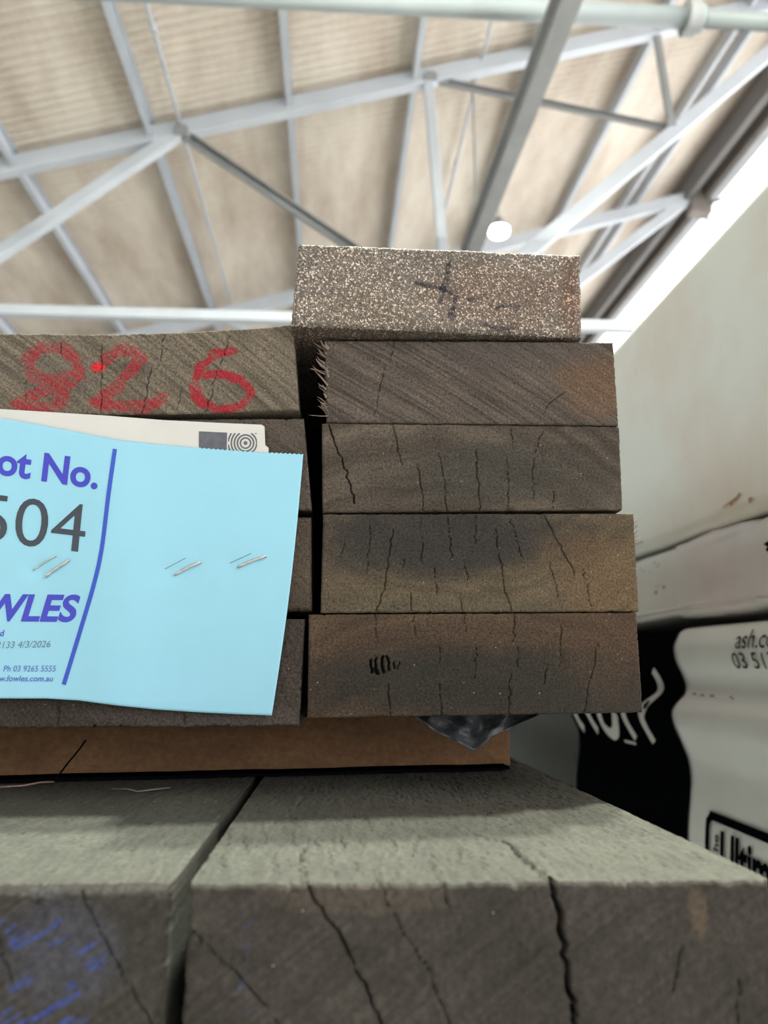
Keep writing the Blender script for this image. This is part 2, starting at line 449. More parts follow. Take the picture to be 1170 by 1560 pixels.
# big dark beam running into the depth, below the truss chord level
zb2 = 3.70
b0 = onZ(862, 0, zb2); b1 = onZ(722, 368, zb2)
dd = (b1 - b0) / (b1[1] - b0[1])
def bigb(y): return tuple(b0 + dd * (y - b0[1]))
gb = empty('crane_beam', bigb(4.0), 'large dark grey steel beam running away through the truss above the lamp', 'beam')
bar('web', bigb(-3.0), bigb(15.8), box_prof(0.035, 0.20, .1), M_GREYST, gb)
for dz in (-.1, .1):
    p, r = bigb(-3.0), bigb(15.8)
    bar('flange', (p[0], p[1], p[2] + dz), (r[0], r[1], r[2] + dz), box_prof(0.115, 0.014), M_GREYST, gb)
for yy in (6.0,):
    p = bigb(yy + .12)
    bar('beam_hanger', (p[0], p[1], p[2] + .1), (p[0], p[1], roofz(p[0]) - .02), circ_prof(.010, 8), M_GREYST, gb)

# round lamp
def lathe(prof, c, n=28):
    V = []; Fs = []
    for r, z in prof:
        for i in range(n): V.append((c[0] + r * math.cos(2 * math.pi * i / n), c[1] + r * math.sin(2 * math.pi * i / n), c[2] + z))
    for k in range(len(prof) - 1):
        for i in range(n):
            j = (i + 1) % n; Fs.append((k * n + i, k * n + j, (k + 1) * n + j, (k + 1) * n + i))
    Fs.append(tuple(range(n - 1, -1, -1))); Fs.append(tuple((len(prof) - 1) * n + i for i in range(n)))
    return V, Fs
def high_bay(lc, label):
    lc = tuple(float(q) for q in lc)
    lamp = empty('high_bay_lamp', lc, label, 'lamp', 'high-bay lamps under the roof')
    v, f = lathe([(.075, -.085), (.105, -.065), (.115, -.02), (.11, 0.0)], lc); mesh_obj('diffuser', v, f, M_LAMP, lamp, origin=lc, smooth=True)
    v, f = lathe([(.118, 0.0), (.12, .02), (.09, .04), (.05, .06), (.045, .13), (.02, .15)], lc); mesh_obj('housing', v, f, M_GREYST, lamp, origin=lc)
    bar('suspension_rod', (lc[0], lc[1], lc[2] + .14), (lc[0], lc[1], roofz(lc[0]) - .02), circ_prof(.006, 6), M_GREYST, lamp)
high_bay(onY(760, 349, 7.6), 'glowing round high-bay lamp hanging just above the gritty top board')
for q in LAMPS: high_bay((q[0], q[1], q[2] + .1), 'high-bay lamp overhead, above the upper edge of the photo')

# ================================================================== TIMBER
def grid_faces(n, m, off, flip=False):
    idx = np.arange(n * m).reshape(n, m) + off
    q = np.stack([idx[:-1, :-1], idx[1:, :-1], idx[1:, 1:], idx[:-1, 1:]], -1).reshape(-1, 4)
    return q[:, ::-1] if flip else q

def wood_board(name, mat, corners, L, res, seed, base, label, cat='timber board', group=None,
               cracks=(), stains=(), paint=(), saw_deg=-32, saw_amp=0.00010, rough_amp=0.00016,
               chip=0.0005, rnd=0.0008, top_col=None, top_fine=0.0, top_cracks=(), ring=None, taper=None, edge_warp=None, back=None):
    """corners: TL,TR,BR,BL world points (front face).  back: same four at the far end."""
    C = np.array(corners, dtype=float)
    wdt = np.linalg.norm(C[1] - C[0]); hgt = np.linalg.norm(C[0] - C[3])
    n = max(8, int(wdt / res)); m = max(8, int(hgt / res))
    u = np.linspace(0, 1, n)[:, None] * np.ones((1, m)); t = np.ones((n, 1)) * np.linspace(0, 1, m)[None, :]
    P = (C[3][None, None] * ((1 - u) * (1 - t))[..., None] + C[2][None, None] * (u * (1 - t))[..., None]
         + C[1][None, None] * (u * t)[..., None] + C[0][None, None] * ((1 - u) * t)[..., None])
    s = u * wdt; r = t * hgt
    if edge_warp is not None:
        wt, wb_ = edge_warp
        P[..., 2] += wt(u) * t + wb_(u) * (1 - t)
    # ragged outline
    ed = lambda q, k: (fbm(q / 0.004, q * 0 + seed, seed + k, 3) - .5) * 2 * chip + np.maximum(0, fbm(q / 0.0015, q * 0 + 3, seed + k + 9, 2) - .68) * chip * 5
    fall = lambda dd, wd: np.exp(-(dd / wd) ** 2)
    P[..., 2] += -fall(hgt - r, .003) * np.abs(ed(s, 1)) + fall(r, .003) * np.abs(ed(s, 2))
    P[..., 0] += fall(s, .003) * np.abs(ed(r, 3)) - fall(wdt - s, .003) * np.abs(ed(r, 4))
    # relief, into +Y
    ca, sa = math.cos(math.radians(saw_deg)), math.sin(math.radians(saw_deg))
    ua = s * ca + r * sa; va = -s * sa + r * ca
    va = va + 0.35 * (ua - .07) ** 2
    sawn = fbm(ua / 0.035, va / 0.0011, seed + 20, 3) - .5
    relief = sawn * 2 * saw_amp + (fbm(s / 0.0016, r / 0.0016, seed + 30, 3) - .5) * 2 * rough_amp + (fbm(s / .03, r / .03, seed + 31, 2) - .5) * 0.0008
    dedge = np.minimum(np.minimum(s, wdt - s), np.minimum(r, hgt - r))
    relief = relief + np.where(dedge < rnd, (1 - dedge / rnd) ** 2 * rnd, 0)
    crackmask = np.zeros_like(s)
    for ci, cr in enumerate(cracks):
        pts, wd, dp = cr
        wp = [onY(px, py, C[0][1]) for px, py in pts]; wp = [(p[0], p[2]) for p in wp]
        jx = (fbm(P[..., 2] / .0025, P[..., 0] * 0 + ci, seed + 40 + ci, 3) - .5) * 0.0022
        D = segdist(P[..., 0] + jx, P[..., 2], wp)
        wv = wd * 0.8 * (0.25 + 1.1 * fbm(P[..., 2] / .006, P[..., 0] * 0 + ci + .5, seed + 60 + ci, 2))
        g = np.exp(-(D / np.maximum(wv, 1e-5)) ** 4)
        relief = relief + g * dp
    nrm = np.cross(C[1] - C[0], C[3] - C[0]); nrm /= np.linalg.norm(nrm)
    if nrm[1] < 0: nrm = -nrm
    # colour of the wood itself
    col = np.ones(s.shape + (3,)) * np.array(base)
    if ring is not None:
        rx, rz, per, amp = ring
        cx, cz = onY(rx, rz, C[0][1])[[0, 2]]
        dist = np.hypot(P[..., 0] - cx, (P[..., 2] - cz) * 1.0) + (fbm(s / .02, r / .02, seed + 70, 3) - .5) * per * 2.0
        col = col * (1 + amp * (fbm(dist / per, dist * 0 + 2, seed + 71, 3) - .5) * 2)[..., None]
    col = col * (1 + 0.62 * sawn * 2 * min(1.15, saw_amp / 2e-4))[..., None]
    col = col * (0.78 + 0.44 * fbm(s / .022, r / .012, seed + 72, 4))[..., None]
    for (px, py, rx, ry, c2, st) in stains:
        cc = onY(px, py, C[0][1]); k = C[0][1] / F * 1.03
        wx = (fbm(s / .02, r / .02, seed + 80, 3) - .5) * 0.9; wy = (fbm(s / .02 + 9, r / .02, seed + 81, 3) - .5) * 0.9
        D = ((P[..., 0] - cc[0]) / (rx * k) + wx) ** 2 + ((P[..., 2] - cc[2]) / (ry * k) + wy) ** 2
        g = st / (1 + np.exp(np.clip((D - 1) * 4, -30, 30)))
        col = col * (1 - g[..., None]) + (np.array(c2) * (0.85 + .3 * fbm(s / .003, r / .003, seed + 82, 3))[..., None]) * g[..., None]
    for (pts, wd, pc, st, brk) in paint:
        wp = [onY(px, py, C[0][1]) for px, py in pts]; wp = [(p[0], p[2]) for p in wp]
        k = C[0][1] / F * 1.03
        j1 = (fbm(s / .004, r / .004, seed + 90, 3) - .5) * 0.006; j2 = (fbm(s / .004 + 5, r / .004, seed + 91, 3) - .5) * 0.004
        D = segdist(P[..., 0] + j1 * wd / 12, P[..., 2] + j2 * wd / 12, wp) / (wd * k)
        g = 1 / (1 + np.exp(np.clip((D - 1) * 14, -30, 30)))
        cover = np.clip((fbm(ua / .010, va / .0013, seed + 95, 4) - brk) * 6, 0, 1)
        cover = np.maximum(cover, np.clip((D - .62) * 1.6, 0, .5)) if brk < .5 else cover
        g = g * st * (0.45 + .55 * cover) if brk < .5 else g * st * cover
        col = col * (1 - g[..., None]) + np.array(pc) * g[..., None]
    # edges carry short pale fibres
    P = P + nrm[None, None] * relief[..., None]
    # lengthwise sheets
    fine = top_fine
    ylist = [0, .0006, .0015, .003, .006, .012]
    if fine: ylist += list(np.arange(.012 + fine, .30, fine))
    ylist += [x for x in (.03, .08, .2, .45, .9, L) if x > ylist[-1]]
    ylist = np.array(ylist); ny_ = len(ylist)
    if back is not None: Bk = np.array(back, dtype=float)
    verts = [P.reshape(-1, 3)]; cols = [col.reshape(-1, 3)]; faces = [grid_faces(n, m, 0)]
    off = n * m
    tc_ = np.array(top_col if top_col is not None else base)
    def side(edge, ue, te, outv, sd, isTop=False):
        nonlocal off
        ne = len(edge)
        yl = ylist if (isTop or not fine) else np.array([0, .003, .012, .05, .2, L]); nyl = len(yl)
        f_ = yl / L
        cl = (C[3][None] * ((1 - ue) * (1 - te))[:, None] + C[2][None] * (ue * (1 - te))[:, None] + C[1][None] * (ue * te)[:, None] + C[0][None] * ((1 - ue) * te)[:, None])
        if edge_warp is not None: cl[:, 2] += edge_warp[0](ue) * te + edge_warp[1](ue) * (1 - te)
        E = cl[:, None, :] + (edge - cl)[:, None, :] * np.exp(-yl / .003)[None, :, None]
        if back is not None:
            bk = (Bk[3][None] * ((1 - ue) * (1 - te))[:, None] + Bk[2][None] * (ue * (1 - te))[:, None] + Bk[1][None] * (ue * te)[:, None] + Bk[0][None] * ((1 - ue) * te)[:, None])
            E = E * (1 - f_)[None, :, None] + bk[:, None, :] * f_[None, :, None]
        else:
            E = E.copy(); E[..., 1] += yl[None, :]
        q1 = np.hypot(edge - edge[0], 0).sum(1)[:, None] + 0 * E[..., 0]; q2 = yl[None, :] + 0 * E[..., 0]
        env = np.clip(q2 / .003, 0, 1)
        rel = ((fbm(q1 / .0018, q2 / .007, sd, 4) - .5) * 0.00085 + np.maximum(0, fbm(q1 / .0012, q2 / .005, sd + 5, 3) - .68) * -0.006) * (1 if isTop else .06)
        if isTop:
            for pts, wd, dp in top_cracks:
                wp = [onZ(px, py, C[0][2]) for px, py in pts]; wp = [(p[0], p[1]) for p in wp]
                D = segdist(E[..., 0] + (fbm(q2 / .004, q1 * 0, sd + 9, 3) - .5) * .004, E[..., 1], wp)
                rel = rel - np.exp(-(D / wd) ** 4) * dp
                env = np.maximum(env, np.exp(-(D / (wd * 2)) ** 2) * .8)
            # slightly broken front arris
        E = E + np.array(outv)[None, None] * (rel * env)[..., None]
        cc = np.ones(E.shape) * tc_
        cc = cc * (0.70 + .60 * fbm(q1 / .0016, q2 / .007, sd + 2, 4))[..., None] * (0.8 + .4 * fbm(q1 / .03, q2 / .04, sd + 3, 3))[..., None]
        verts.append(E.reshape(-1, 3)); cols.append(cc.reshape(-1, 3)); faces.append(grid_faces(ne, nyl, off, flip=False)); off += ne * nyl
    side(P[:, -1], u[:, -1], t[:, -1], (0, 0, 1), seed + 200, True)
    fib = .35
    side(P[::-1, 0], u[::-1, 0], t[::-1, 0], (0, 0, -1), seed + 210)
    side(P[0, :], u[0, :], t[0, :], (-1, 0, 0), seed + 220)
    side(P[-1, ::-1], u[-1, ::-1], t[-1, ::-1], (1, 0, 0), seed + 230)
    V = np.concatenate(verts); Fc = np.concatenate(faces).tolist()
    # far end cap
    B = Bk if back is not None else C + np.array([0, L, 0])
    o4 = len(V); V = np.concatenate([V, B]); cols.append(np.ones((4, 3)) * np.array(base)); Fc.append([o4, o4 + 1, o4 + 2, o4 + 3])
    org = (C[3] + C[2]) / 2
    ob = mesh_obj(name, V, Fc, mat, None, origin=org, smooth=True, colors=np.clip(np.concatenate(cols), 0, 1))
    return tag(ob, label, cat, group)

def quad(pts, Y): return [onY(px, py, Y) for px, py in pts]
GR = 'timber boards in the upper stack'
RES = 0.00042
BASE = (0.118, 0.098, 0.084)
def cr(pts, w=0.00018, d=0.0016): return (pts, w, d)

# --- right column, bottom to top
LEN = 1.9
R5 = wood_board('timber_board', M_WOOD, quad([(470, 936), (970, 933), (980, 1086), (468, 1095)], .379), LEN, RES, 11, (0.082, 0.052, 0.033),
    'dark bottom board of the right column, with a torn knot hole at its left', group=GR, saw_deg=5, saw_amp=.00003, ring=(720, 1400, .005, .35),
    stains=[(760, 1045, 330, 52, (.031, .029, .023), .88), (930, 990, 70, 60, (.085, .050, .030), .6)],
    cracks=[cr([(570, 934), (574, 978)]), cr([(630, 936), (631, 968)]), cr([(784, 936), (782, 978)], .0003), cr([(789, 983), (788, 1018)], .0003), cr([(670, 985), (669, 1013)]),
            cr([(669, 1042), (671, 1090)], .0003), cr([(725, 985), (725, 1035)]), cr([(708, 934), (709, 961)]), cr([(854, 953), (854, 1018)]), cr([(911, 978), (893, 1067), (890, 1087)]),
            cr([(590, 1042), (597, 1095)], .0003), cr([(778, 1028), (776, 1090)], .0003), cr([(834, 1013), (831, 1042)]),
            cr([(563, 1006), (566, 1024)], .0009, .006), cr([(572, 1003), (575, 1025)], .0010, .007), cr([(582, 1001), (585, 1024)], .0010, .007), cr([(590, 1000), (594, 1020)], .0009, .006), cr([(601, 1010), (602, 1018)], .0005, .004), cr([(608, 1009), (607, 1019)], .0004, .003)])
R4 = wood_board('timber_board', M_WOOD, quad([(492, 783), (966, 782), (974, 932), (488, 934)], .380), LEN, RES, 12, (0.118, 0.088, 0.055),
    'board second from the bottom of the right column, tan rimmed with a dark lens-shaped stain', group=GR, saw_deg=-28, saw_amp=.00005, ring=(700, 560, .005, .4),
    stains=[(690, 815, 215, 55, (.032, .029, .028), .93), (915, 870, 80, 80, (.17, .10, .05), .5), (700, 925, 150, 14, (.10, .085, .06), .4)],
    cracks=[cr([(641, 785), (643, 859)]), cr([(599, 805), (590, 860), (584, 899), (573, 931)], .0003), cr([(564, 800), (557, 889)]), cr([(683, 785), (688, 854)]), cr([(626, 904), (626, 931)], .0003),
            cr([(615, 849), (613, 867)]), cr([(723, 785), (725, 829)]), cr([(708, 854), (712, 884)]), cr([(700, 909), (704, 931)]), cr([(755, 807), (767, 889), (779, 931)], .0003),
            cr([(777, 790), (794, 849)]), cr([(827, 785), (852, 829), (876, 877)], .0003), cr([(837, 854), (851, 909)]), cr([(889, 867), (901, 931)]), cr([(516, 850), (529, 824)], .00018), cr([(663, 864), (664, 904)])])
R3 = wood_board('timber_board', M_WOOD, quad([(490, 644), (944, 649), (949, 777), (491, 781)], .3808), LEN, RES, 13, (0.095, 0.073, 0.055),
    'grey-brown board third from the bottom of the right column, full of fine vertical cracks', group=GR, saw_deg=8, saw_amp=.00005, ring=(640, 1050, .005, .5),
    stains=[(760, 720, 190, 50, (.052, .046, .037), .75)],
    cracks=[cr([(502, 647), (512, 680), (524, 707), (541, 766)], .0004, .004), cr([(598, 647), (606, 687), (613, 709)], .0003), cr([(636, 707), (646, 779)], .0003), cr([(668, 692), (675, 717), (680, 779)]),
            cr([(725, 687), (731, 781)], .0003), cr([(773, 697), (775, 779)]), cr([(779, 652), (781, 682)]), cr([(827, 657), (812, 697), (812, 761)]), cr([(844, 747), (841, 781)])])
R2 = wood_board('timber_board', M_WOOD, quad([(495, 518), (935, 521), (943, 648), (497, 643)], .380), LEN, RES, 14, (0.102, 0.079, 0.064),
    'grey-brown board just below the gritty one, splintered along its left edge', group=GR, saw_deg=-33, saw_amp=.00026, rough_amp=.0002,
    stains=[(912, 585, 62, 50, (.17, .092, .05), .65), (800, 540, 130, 30, (.085, .068, .062), .5)],
    cracks=[cr([(586, 558), (571, 632)], .00018), cr([(601, 518), (594, 553)], .00018), cr([(827, 632), (832, 617), (861, 598)], .00018)])
zt = onY(495, 517, .38)[2] + 0.0012
bl = onZ(443, 495, zt); br = onZ(888, 514, onY(935, 520, .38)[2] + .0012)
tl = onY(455, 369, bl[1]); tr = onY(886, 386, br[1])
R1 = wood_board('timber_board', M_GRIT, [tl, tr, br, bl], LEN, RES, 15, (0.29, 0.238, 0.20),
    'topmost board with a rough gritty brown end and faint black marker writing', group=GR, saw_amp=.00002, rough_amp=.0005, chip=.0007, rnd=.002, top_col=(.16, .12, .10),
    stains=[(780, 440, 130, 60, (.27, .18, .135), .5), (880, 440, 16, 90, (.22, .12, .08), .6), (560, 470, 90, 40, (.31, .24, .18), .4)],
    paint=[([(688, 390), (681, 420), (674, 450)], 4.2, (.02, .02, .035), .85, .42), ([(636, 424), (665, 428), (698, 439), (693, 462)], 3.6, (.02, .02, .035), .8, .44), ([(716, 447), (728, 446)], 3.3, (.02, .02, .035), .75, .42),
           ([(762, 457), (780, 451), (797, 455), (794, 461)], 3.2, (.02, .02, .035), .8, .42), ([(785, 465), (768, 474)], 2.4, (.02, .02, .035), .45, .46), ([(744, 484), (765, 489), (788, 489)], 3.4, (.02, .02, .035), .8, .42), ([(692, 464), (691, 475)], 5.5, (.02, .02, .035), .75, .42)])

# --- left column
wt = lambda u: 0.0
zL = [(-330, 0)]
def bulge_top(u): return 0.0022 * np.sin(np.pi * np.clip(u, 0, 1)) - 0.0 * u
L4 = wood_board('timber_board', M_WOOD, quad([(-330, 936), (465, 943), (456, 1107), (-330, 1112)], .3805), LEN, .0006, 21, (0.060, 0.046, 0.037),
    'bottom board of the left column, its ragged lower edge showing under the blue label', group=GR, saw_deg=-50, chip=.0012, rough_amp=.0005,
    stains=[(300, 1092, 160, 14, (.11, .085, .075), .5)], cracks=[cr([(90, 1070), (88, 1104)], .0006), cr([(280, 1085), (281, 1105)], .0004)])
L3 = wood_board('timber_board', M_WOOD, quad([(-330, 783), (474, 787), (475, 931), (-330, 931)], .3815), LEN, .0006, 22, (0.085, 0.062, 0.045),
    'board second from the bottom of the left column, mostly behind the blue label', group=GR, saw_deg=-40, rnd=.002)
L2 = wood_board('timber_board', M_WOOD, quad([(-330, 645), (463, 637), (475, 777), (-330, 778)], .382), LEN, RES, 23, (0.100, 0.078, 0.062),
    'board right under the one numbered 826, behind the white card', group=GR, saw_deg=-30, rough_amp=.0003)
RED = (.36, .016, .030)
L1 = wood_board('timber_board', M_WOOD, quad([(-330, 518), (447, 494), (456, 624), (-330, 638)], .380), LEN, RES, 24, (0.165, 0.132, 0.098),
    'top board of the left column with the number 826 painted in red', group=GR, saw_deg=-38, saw_amp=.00020,
    edge_warp=(lambda u: -0.0025 * np.sin(np.pi * np.clip((u - .45) / .55, 0, 1)), lambda u: -0.0012 * np.sin(np.pi * np.clip((u - .45) / .55, 0, 1))),
    stains=[(90, 570, 60, 34, (.13, .11, .09), .5), (205, 560, 22, 12, (.08, .065, .055), .7)],
    paint=[([(122, 572), (114, 545), (95, 531), (64, 529), (43, 546), (47, 572), (72, 581), (118, 572), (104, 586), (81, 591), (47, 604), (26, 616), (43, 624), (85, 621), (98, 602), (80, 585)], 9.5, RED, .78, .42),
           ([(147, 560), (171, 540), (192, 531), (214, 542), (203, 563), (175, 592), (148, 614), (188, 619), (222, 620), (246, 608)], 9.5, RED, .78, .42),
           ([(353, 534), (326, 541), (303, 560), (294, 587), (304, 611), (337, 625), (371, 617), (384, 598), (369, 580), (342, 571), (314, 571)], 7.2, RED, .9, .30),
           ([(147, 559), (153, 560)], 6.0, (.75, .02, .03), .95, .1)],
    cracks=[cr([(350, 512), (329, 570), (310, 638)], .00022), cr([(250, 510), (241, 561)], .00018), cr([(231, 561), (220, 608), (217, 634)], .0003), cr([(156, 523), (152, 630)], .0003), cr([(278, 589), (270, 627)], .00018), cr([(92, 523), (92, 544)], .00018), cr([(38, 578), (39, 612)], .00018)])

# splinters on board R2's left side, and a few on the tan board's right side
def splinter(parent, base, tip, r):
    a_, b_, s_, u_ = frame(base, tip); V = []; n = 5; sgn = random.uniform(-1.2, 1.2)
    for k, (tt, rr) in enumerate(((0, 1), (.45, .8), (.8, .5), (1, .08))):
        c_ = a_.lerp(b_, tt) + u_ * (math.sin(tt * 3.1) * r * sgn)
        for i in range(n):
            an = 2 * math.pi * i / n; V.append(tuple(c_ + s_ * math.cos(an) * r * rr + u_ * math.sin(an) * r * rr * .6))
    Fs = [(k * n + i, k * n + (i + 1) % n, (k + 1) * n + (i + 1) % n, (k + 1) * n + i) for k in range(3) for i in range(n)]
    Fs += [tuple(range(n)), tuple(3 * n + i for i in range(n))]
    mesh_obj('splinter', V, Fs, M_SPLINT, parent, origin=base)
for k in range(38):
    y = 532 + k * 2.85 + random.uniform(-3, 3)
    ln = random.choice([8, 12, 16, 22, 30]) * random.uniform(.8, 1.2)
    an = random.gauss(48, 14)
    if k == 37: ln, an, y = 29, 4, 634
    Y = .3795 + random.uniform(0, .007)
    b_ = onY(500, y, Y); t_ = onY(499 - ln * math.cos(math.radians(an)), y - ln * math.sin(math.radians(an)), Y - random.uniform(-.002, .003))
    splinter(R2, tuple(b_), tuple(t_), random.uniform(.0004, .0012))
for k in range(8):
    y = 798 + k * 4.5 + random.uniform(-2, 2)
    b_ = onY(967, y, .383); t_ = onY(967 + random.uniform(4, 9), y - random.uniform(3, 9), .382)
    splinter(R4, tuple(b_), tuple(t_), random.uniform(.0002, .0004))

# ================================================================== LOWER BEAMS
ZLOW = -0.063
def lowq(fl, fr, wbot, H=.14, dzl=0, dzr=0):
    a_ = np.array(fl); b_ = np.array(fr)
    return [a_, b_, b_ + np.array([wbot[1], 0, -H]), a_ + np.array([wbot[0], 0, -H])]
BL_ = (.30, .12, .04)
BLUE = (.045, .075, .27)
p_tl = onZ(288, 1348, ZLOW); p_tr = onZ(1176, 1341, ZLOW)
p_btl = onZ(398, 1197, ZLOW); p_btr = onZ(778, 1168, ZLOW)
def extend(p, q, L): d_ = (q - p) / (q[1] - p[1]); return p + d_ * L
LB = 1.9
LBH = .14
f2 = [p_tl, p_tr, p_tr + np.array([.004, 0, -LBH]), p_tl + np.array([-.002, 0, -LBH])]
bk2l, bk2r = extend(p_tl, p_btl, LB), extend(p_tr, p_btr, LB)
bk2l[0] = p_tl[0] + .03; bk2r[0] = p_tr[0] - .06
# keep the photographed direction for the near part, long beams simply taper a little
bk2 = [bk2l, bk2r, bk2r + np.array([0, 0, -LBH]), bk2l + np.array([0, 0, -LBH])]
TOPC = (.092, .087, .070)
B2 = wood_board('timber_beam', M_BEAM, f2, LB, .00055, 31, (0.050, 0.042, 0.035),
    'large weathered grey beam at the bottom right with a long open crack', cat='timber beam', group='large beams under the upper stack', saw_deg=38, saw_amp=.00010, rough_amp=.0005, chip=.0012, rnd=.0012,
    top_col=TOPC, top_fine=.0011, back=bk2, ring=(200, 1900, .006, .2),
    stains=[(560, 1365, 120, 20, (.10, .08, .06), .5), (1050, 1375, 12, 30, (.13, .09, .06), .6)],
    paint=[([(374, 1385), (374, 1430), (372, 1480), (372, 1535)], 7, BLUE, .8, .53)],
    cracks=[cr([(460, 1338), (520, 1430), (585, 1560), (620, 1640)], .0004, .004), cr([(575, 1340), (610, 1410), (650, 1470), (685, 1560)], .00025), cr([(670, 1340), (685, 1380)], .00025),
            cr([(838, 1340), (842, 1370), (850, 1420), (872, 1560), (885, 1650)], .0008, .012), cr([(1028, 1430), (1012, 1500)], .0003), cr([(280, 1400), (430, 1560)], .0002), cr([(1112, 1480), (1105, 1560)], .0003)],
    top_cracks=[([(765, 1280), (800, 1310), (842, 1349)], .0007, .004), ([(460, 1290), (459, 1345)], .0004, .0025), ([(570, 1320), (575, 1345)], .0003, .002), ([(655, 1310), (672, 1345)], .0003, .002)] + [([(x_, y_), (x_ + (x_ - 505) * .012, y_ + h_)], .00025, .0016) for x_, y_, h_ in ((350, 1262, 20), (372, 1270, 26), (405, 1268, 18), (447, 1266, 24), (480, 1275, 22), (520, 1272, 20), (548, 1280, 24), (598, 1278, 20), (628, 1285, 22), (505, 1300, 30), (545, 1312, 22), (700, 1296, 24), (735, 1305, 22), (420, 1300, 30), (340, 1300, 28))])
q_tr = onZ(262, 1347, ZLOW); q_tl = onZ(-80, 1352, ZLOW); q_tl = q_tr + (q_tl - q_tr) * 3.2
q_btr = onZ(384, 1197, ZLOW)
bk1r = q_tr + np.array([.026, LB, 0]); bk1l = q_tl + np.array([.02, LB, 0])
f1 = [q_tl, q_tr, q_tr + np.array([-.004, 0, -LBH]), q_tl + np.array([-.002, 0, -LBH])]
B1 = wood_board('timber_beam', M_BEAM, f1, LB, .00055, 32, (0.053, 0.046, 0.039),
    'large weathered grey beam at the bottom left with smudged blue paint', cat='timber beam', group='large beams under the upper stack', saw_deg=40, saw_amp=.00010, rough_amp=.0005, chip=.0012, rnd=.003,
    top_col=TOPC, top_fine=.0011, back=[bk1l, bk1r, bk1r + np.array([0, 0, -LBH]), bk1l + np.array([0, 0, -LBH])],
    stains=[(90, 1450, 70, 60, (.075, .075, .10), .5)],
    paint=[([(-5, 1402), (18, 1406)], 9, BLUE, .8, .52), ([(42, 1418), (80, 1408), (125, 1422), (150, 1452)], 14, BLUE, .75, .52), ([(18, 1550), (60, 1540), (110, 1545)], 16, BLUE, .8, .50), ([(112, 1500), (108, 1540)], 10, BLUE, .7, .54), ([(45, 1450), (40, 1540)], 16, BLUE, .6, .60)],
    cracks=[cr([(125, 1355), (180, 1460), (240, 1560)], .00028), cr([(0, 1410), (20, 1490)], .00025), cr([(60, 1350), (75, 1400)], .0002)])

# bearer between the two stacks
bz0, bz1 = ZLOW + .0005, onY(456, 1107, .3805)[2] - .0012
l0 = onZ(0, 1186, bz0); r0 = onZ(778, 1167, bz0)
db = (r0 - l0) / (r0[0] - l0[0])
lx = l0 + db * (-0.34 - l0[0])
up_ = np.array([0, 0, bz1 - bz0])
BR = wood_board('bearer', M_BEARER, [lx + up_, r0 + up_, r0, lx], .09, .0008, 41, (0.185, 0.095, 0.045),
    'orange-brown timber bearer lying across the large beams under the upper stack', cat='timber bearer', saw_deg=0, saw_amp=.00004, rough_amp=.0001, chip=.0005,
    stains=[(640, 1120, 120, 14, (.14, .075, .045), .5), (330, 1115, 60, 12, (.12, .065, .04), .5)],
    cracks=[cr([(130, 1100), (118, 1125)], .0002, .001)])
# second bearer far back and floor bearers (carry the packs)
def block(name, x0, x1, y0, y1, z0, z1, mat, label, cat, group=None, bev=.003, cols=None):
    bm = bmesh.new(); bmesh.ops.create_cube(bm, size=1)
    for v_ in bm.verts: v_.co = Vector(((x0 + x1) / 2 + v_.co.x * (x1 - x0), (y0 + y1) / 2 + v_.co.y * (y1 - y0), (z0 + z1) / 2 + v_.co.z * (z1 - z0)))
    bmesh.ops.bevel(bm, geom=bm.edges[:], offset=bev, segments=2, affect='EDGES')
    V = [tuple(v_.co) for v_ in bm.verts]; bm.verts.index_update(); Fs = [tuple(v_.index for v_ in f_.verts) for f_ in bm.faces]; bm.free()
    o = mesh_obj(name, V, Fs, mat, origin=((x0 + x1) / 2, y0, z0), colors=np.ones((len(V), 3)) * np.array(cols or (.2, .12, .07)))
    return tag(o, label, cat, group)
block('bearer', -.34, .12, 1.55, 1.64, ZLOW + .0005, bz1, M_BEARER, 'hidden rear timber bearer under the far end of the upper stack', 'timber bearer')
for yy, l in ((.34, 'near timber bearer on the floor under the large beams'), (1.75, 'far timber bearer on the floor under the large beams')):
    block('bearer', -.34, .17, yy, yy + .1, ZF, ZLOW - LBH - .001, M_BEARER, l, 'timber bearer')

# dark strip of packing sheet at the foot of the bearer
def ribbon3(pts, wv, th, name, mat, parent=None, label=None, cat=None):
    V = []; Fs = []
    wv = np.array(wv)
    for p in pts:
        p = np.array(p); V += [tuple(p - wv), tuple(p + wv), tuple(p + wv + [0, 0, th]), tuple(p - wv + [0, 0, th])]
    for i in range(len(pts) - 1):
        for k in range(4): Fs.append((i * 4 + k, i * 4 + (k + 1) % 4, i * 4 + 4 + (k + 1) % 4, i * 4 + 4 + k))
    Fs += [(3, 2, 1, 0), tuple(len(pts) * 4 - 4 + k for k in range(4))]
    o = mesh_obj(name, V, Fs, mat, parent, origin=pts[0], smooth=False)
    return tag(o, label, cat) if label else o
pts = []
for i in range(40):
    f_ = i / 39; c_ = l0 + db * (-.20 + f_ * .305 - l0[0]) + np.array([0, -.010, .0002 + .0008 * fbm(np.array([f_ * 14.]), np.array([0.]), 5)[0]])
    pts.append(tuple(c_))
ribbon3(pts, (0, .009, 0), .0012, 'packing_strip', M_BLACKP, None, 'thin black packing strip lying along the foot of the orange-brown bearer', 'strip')
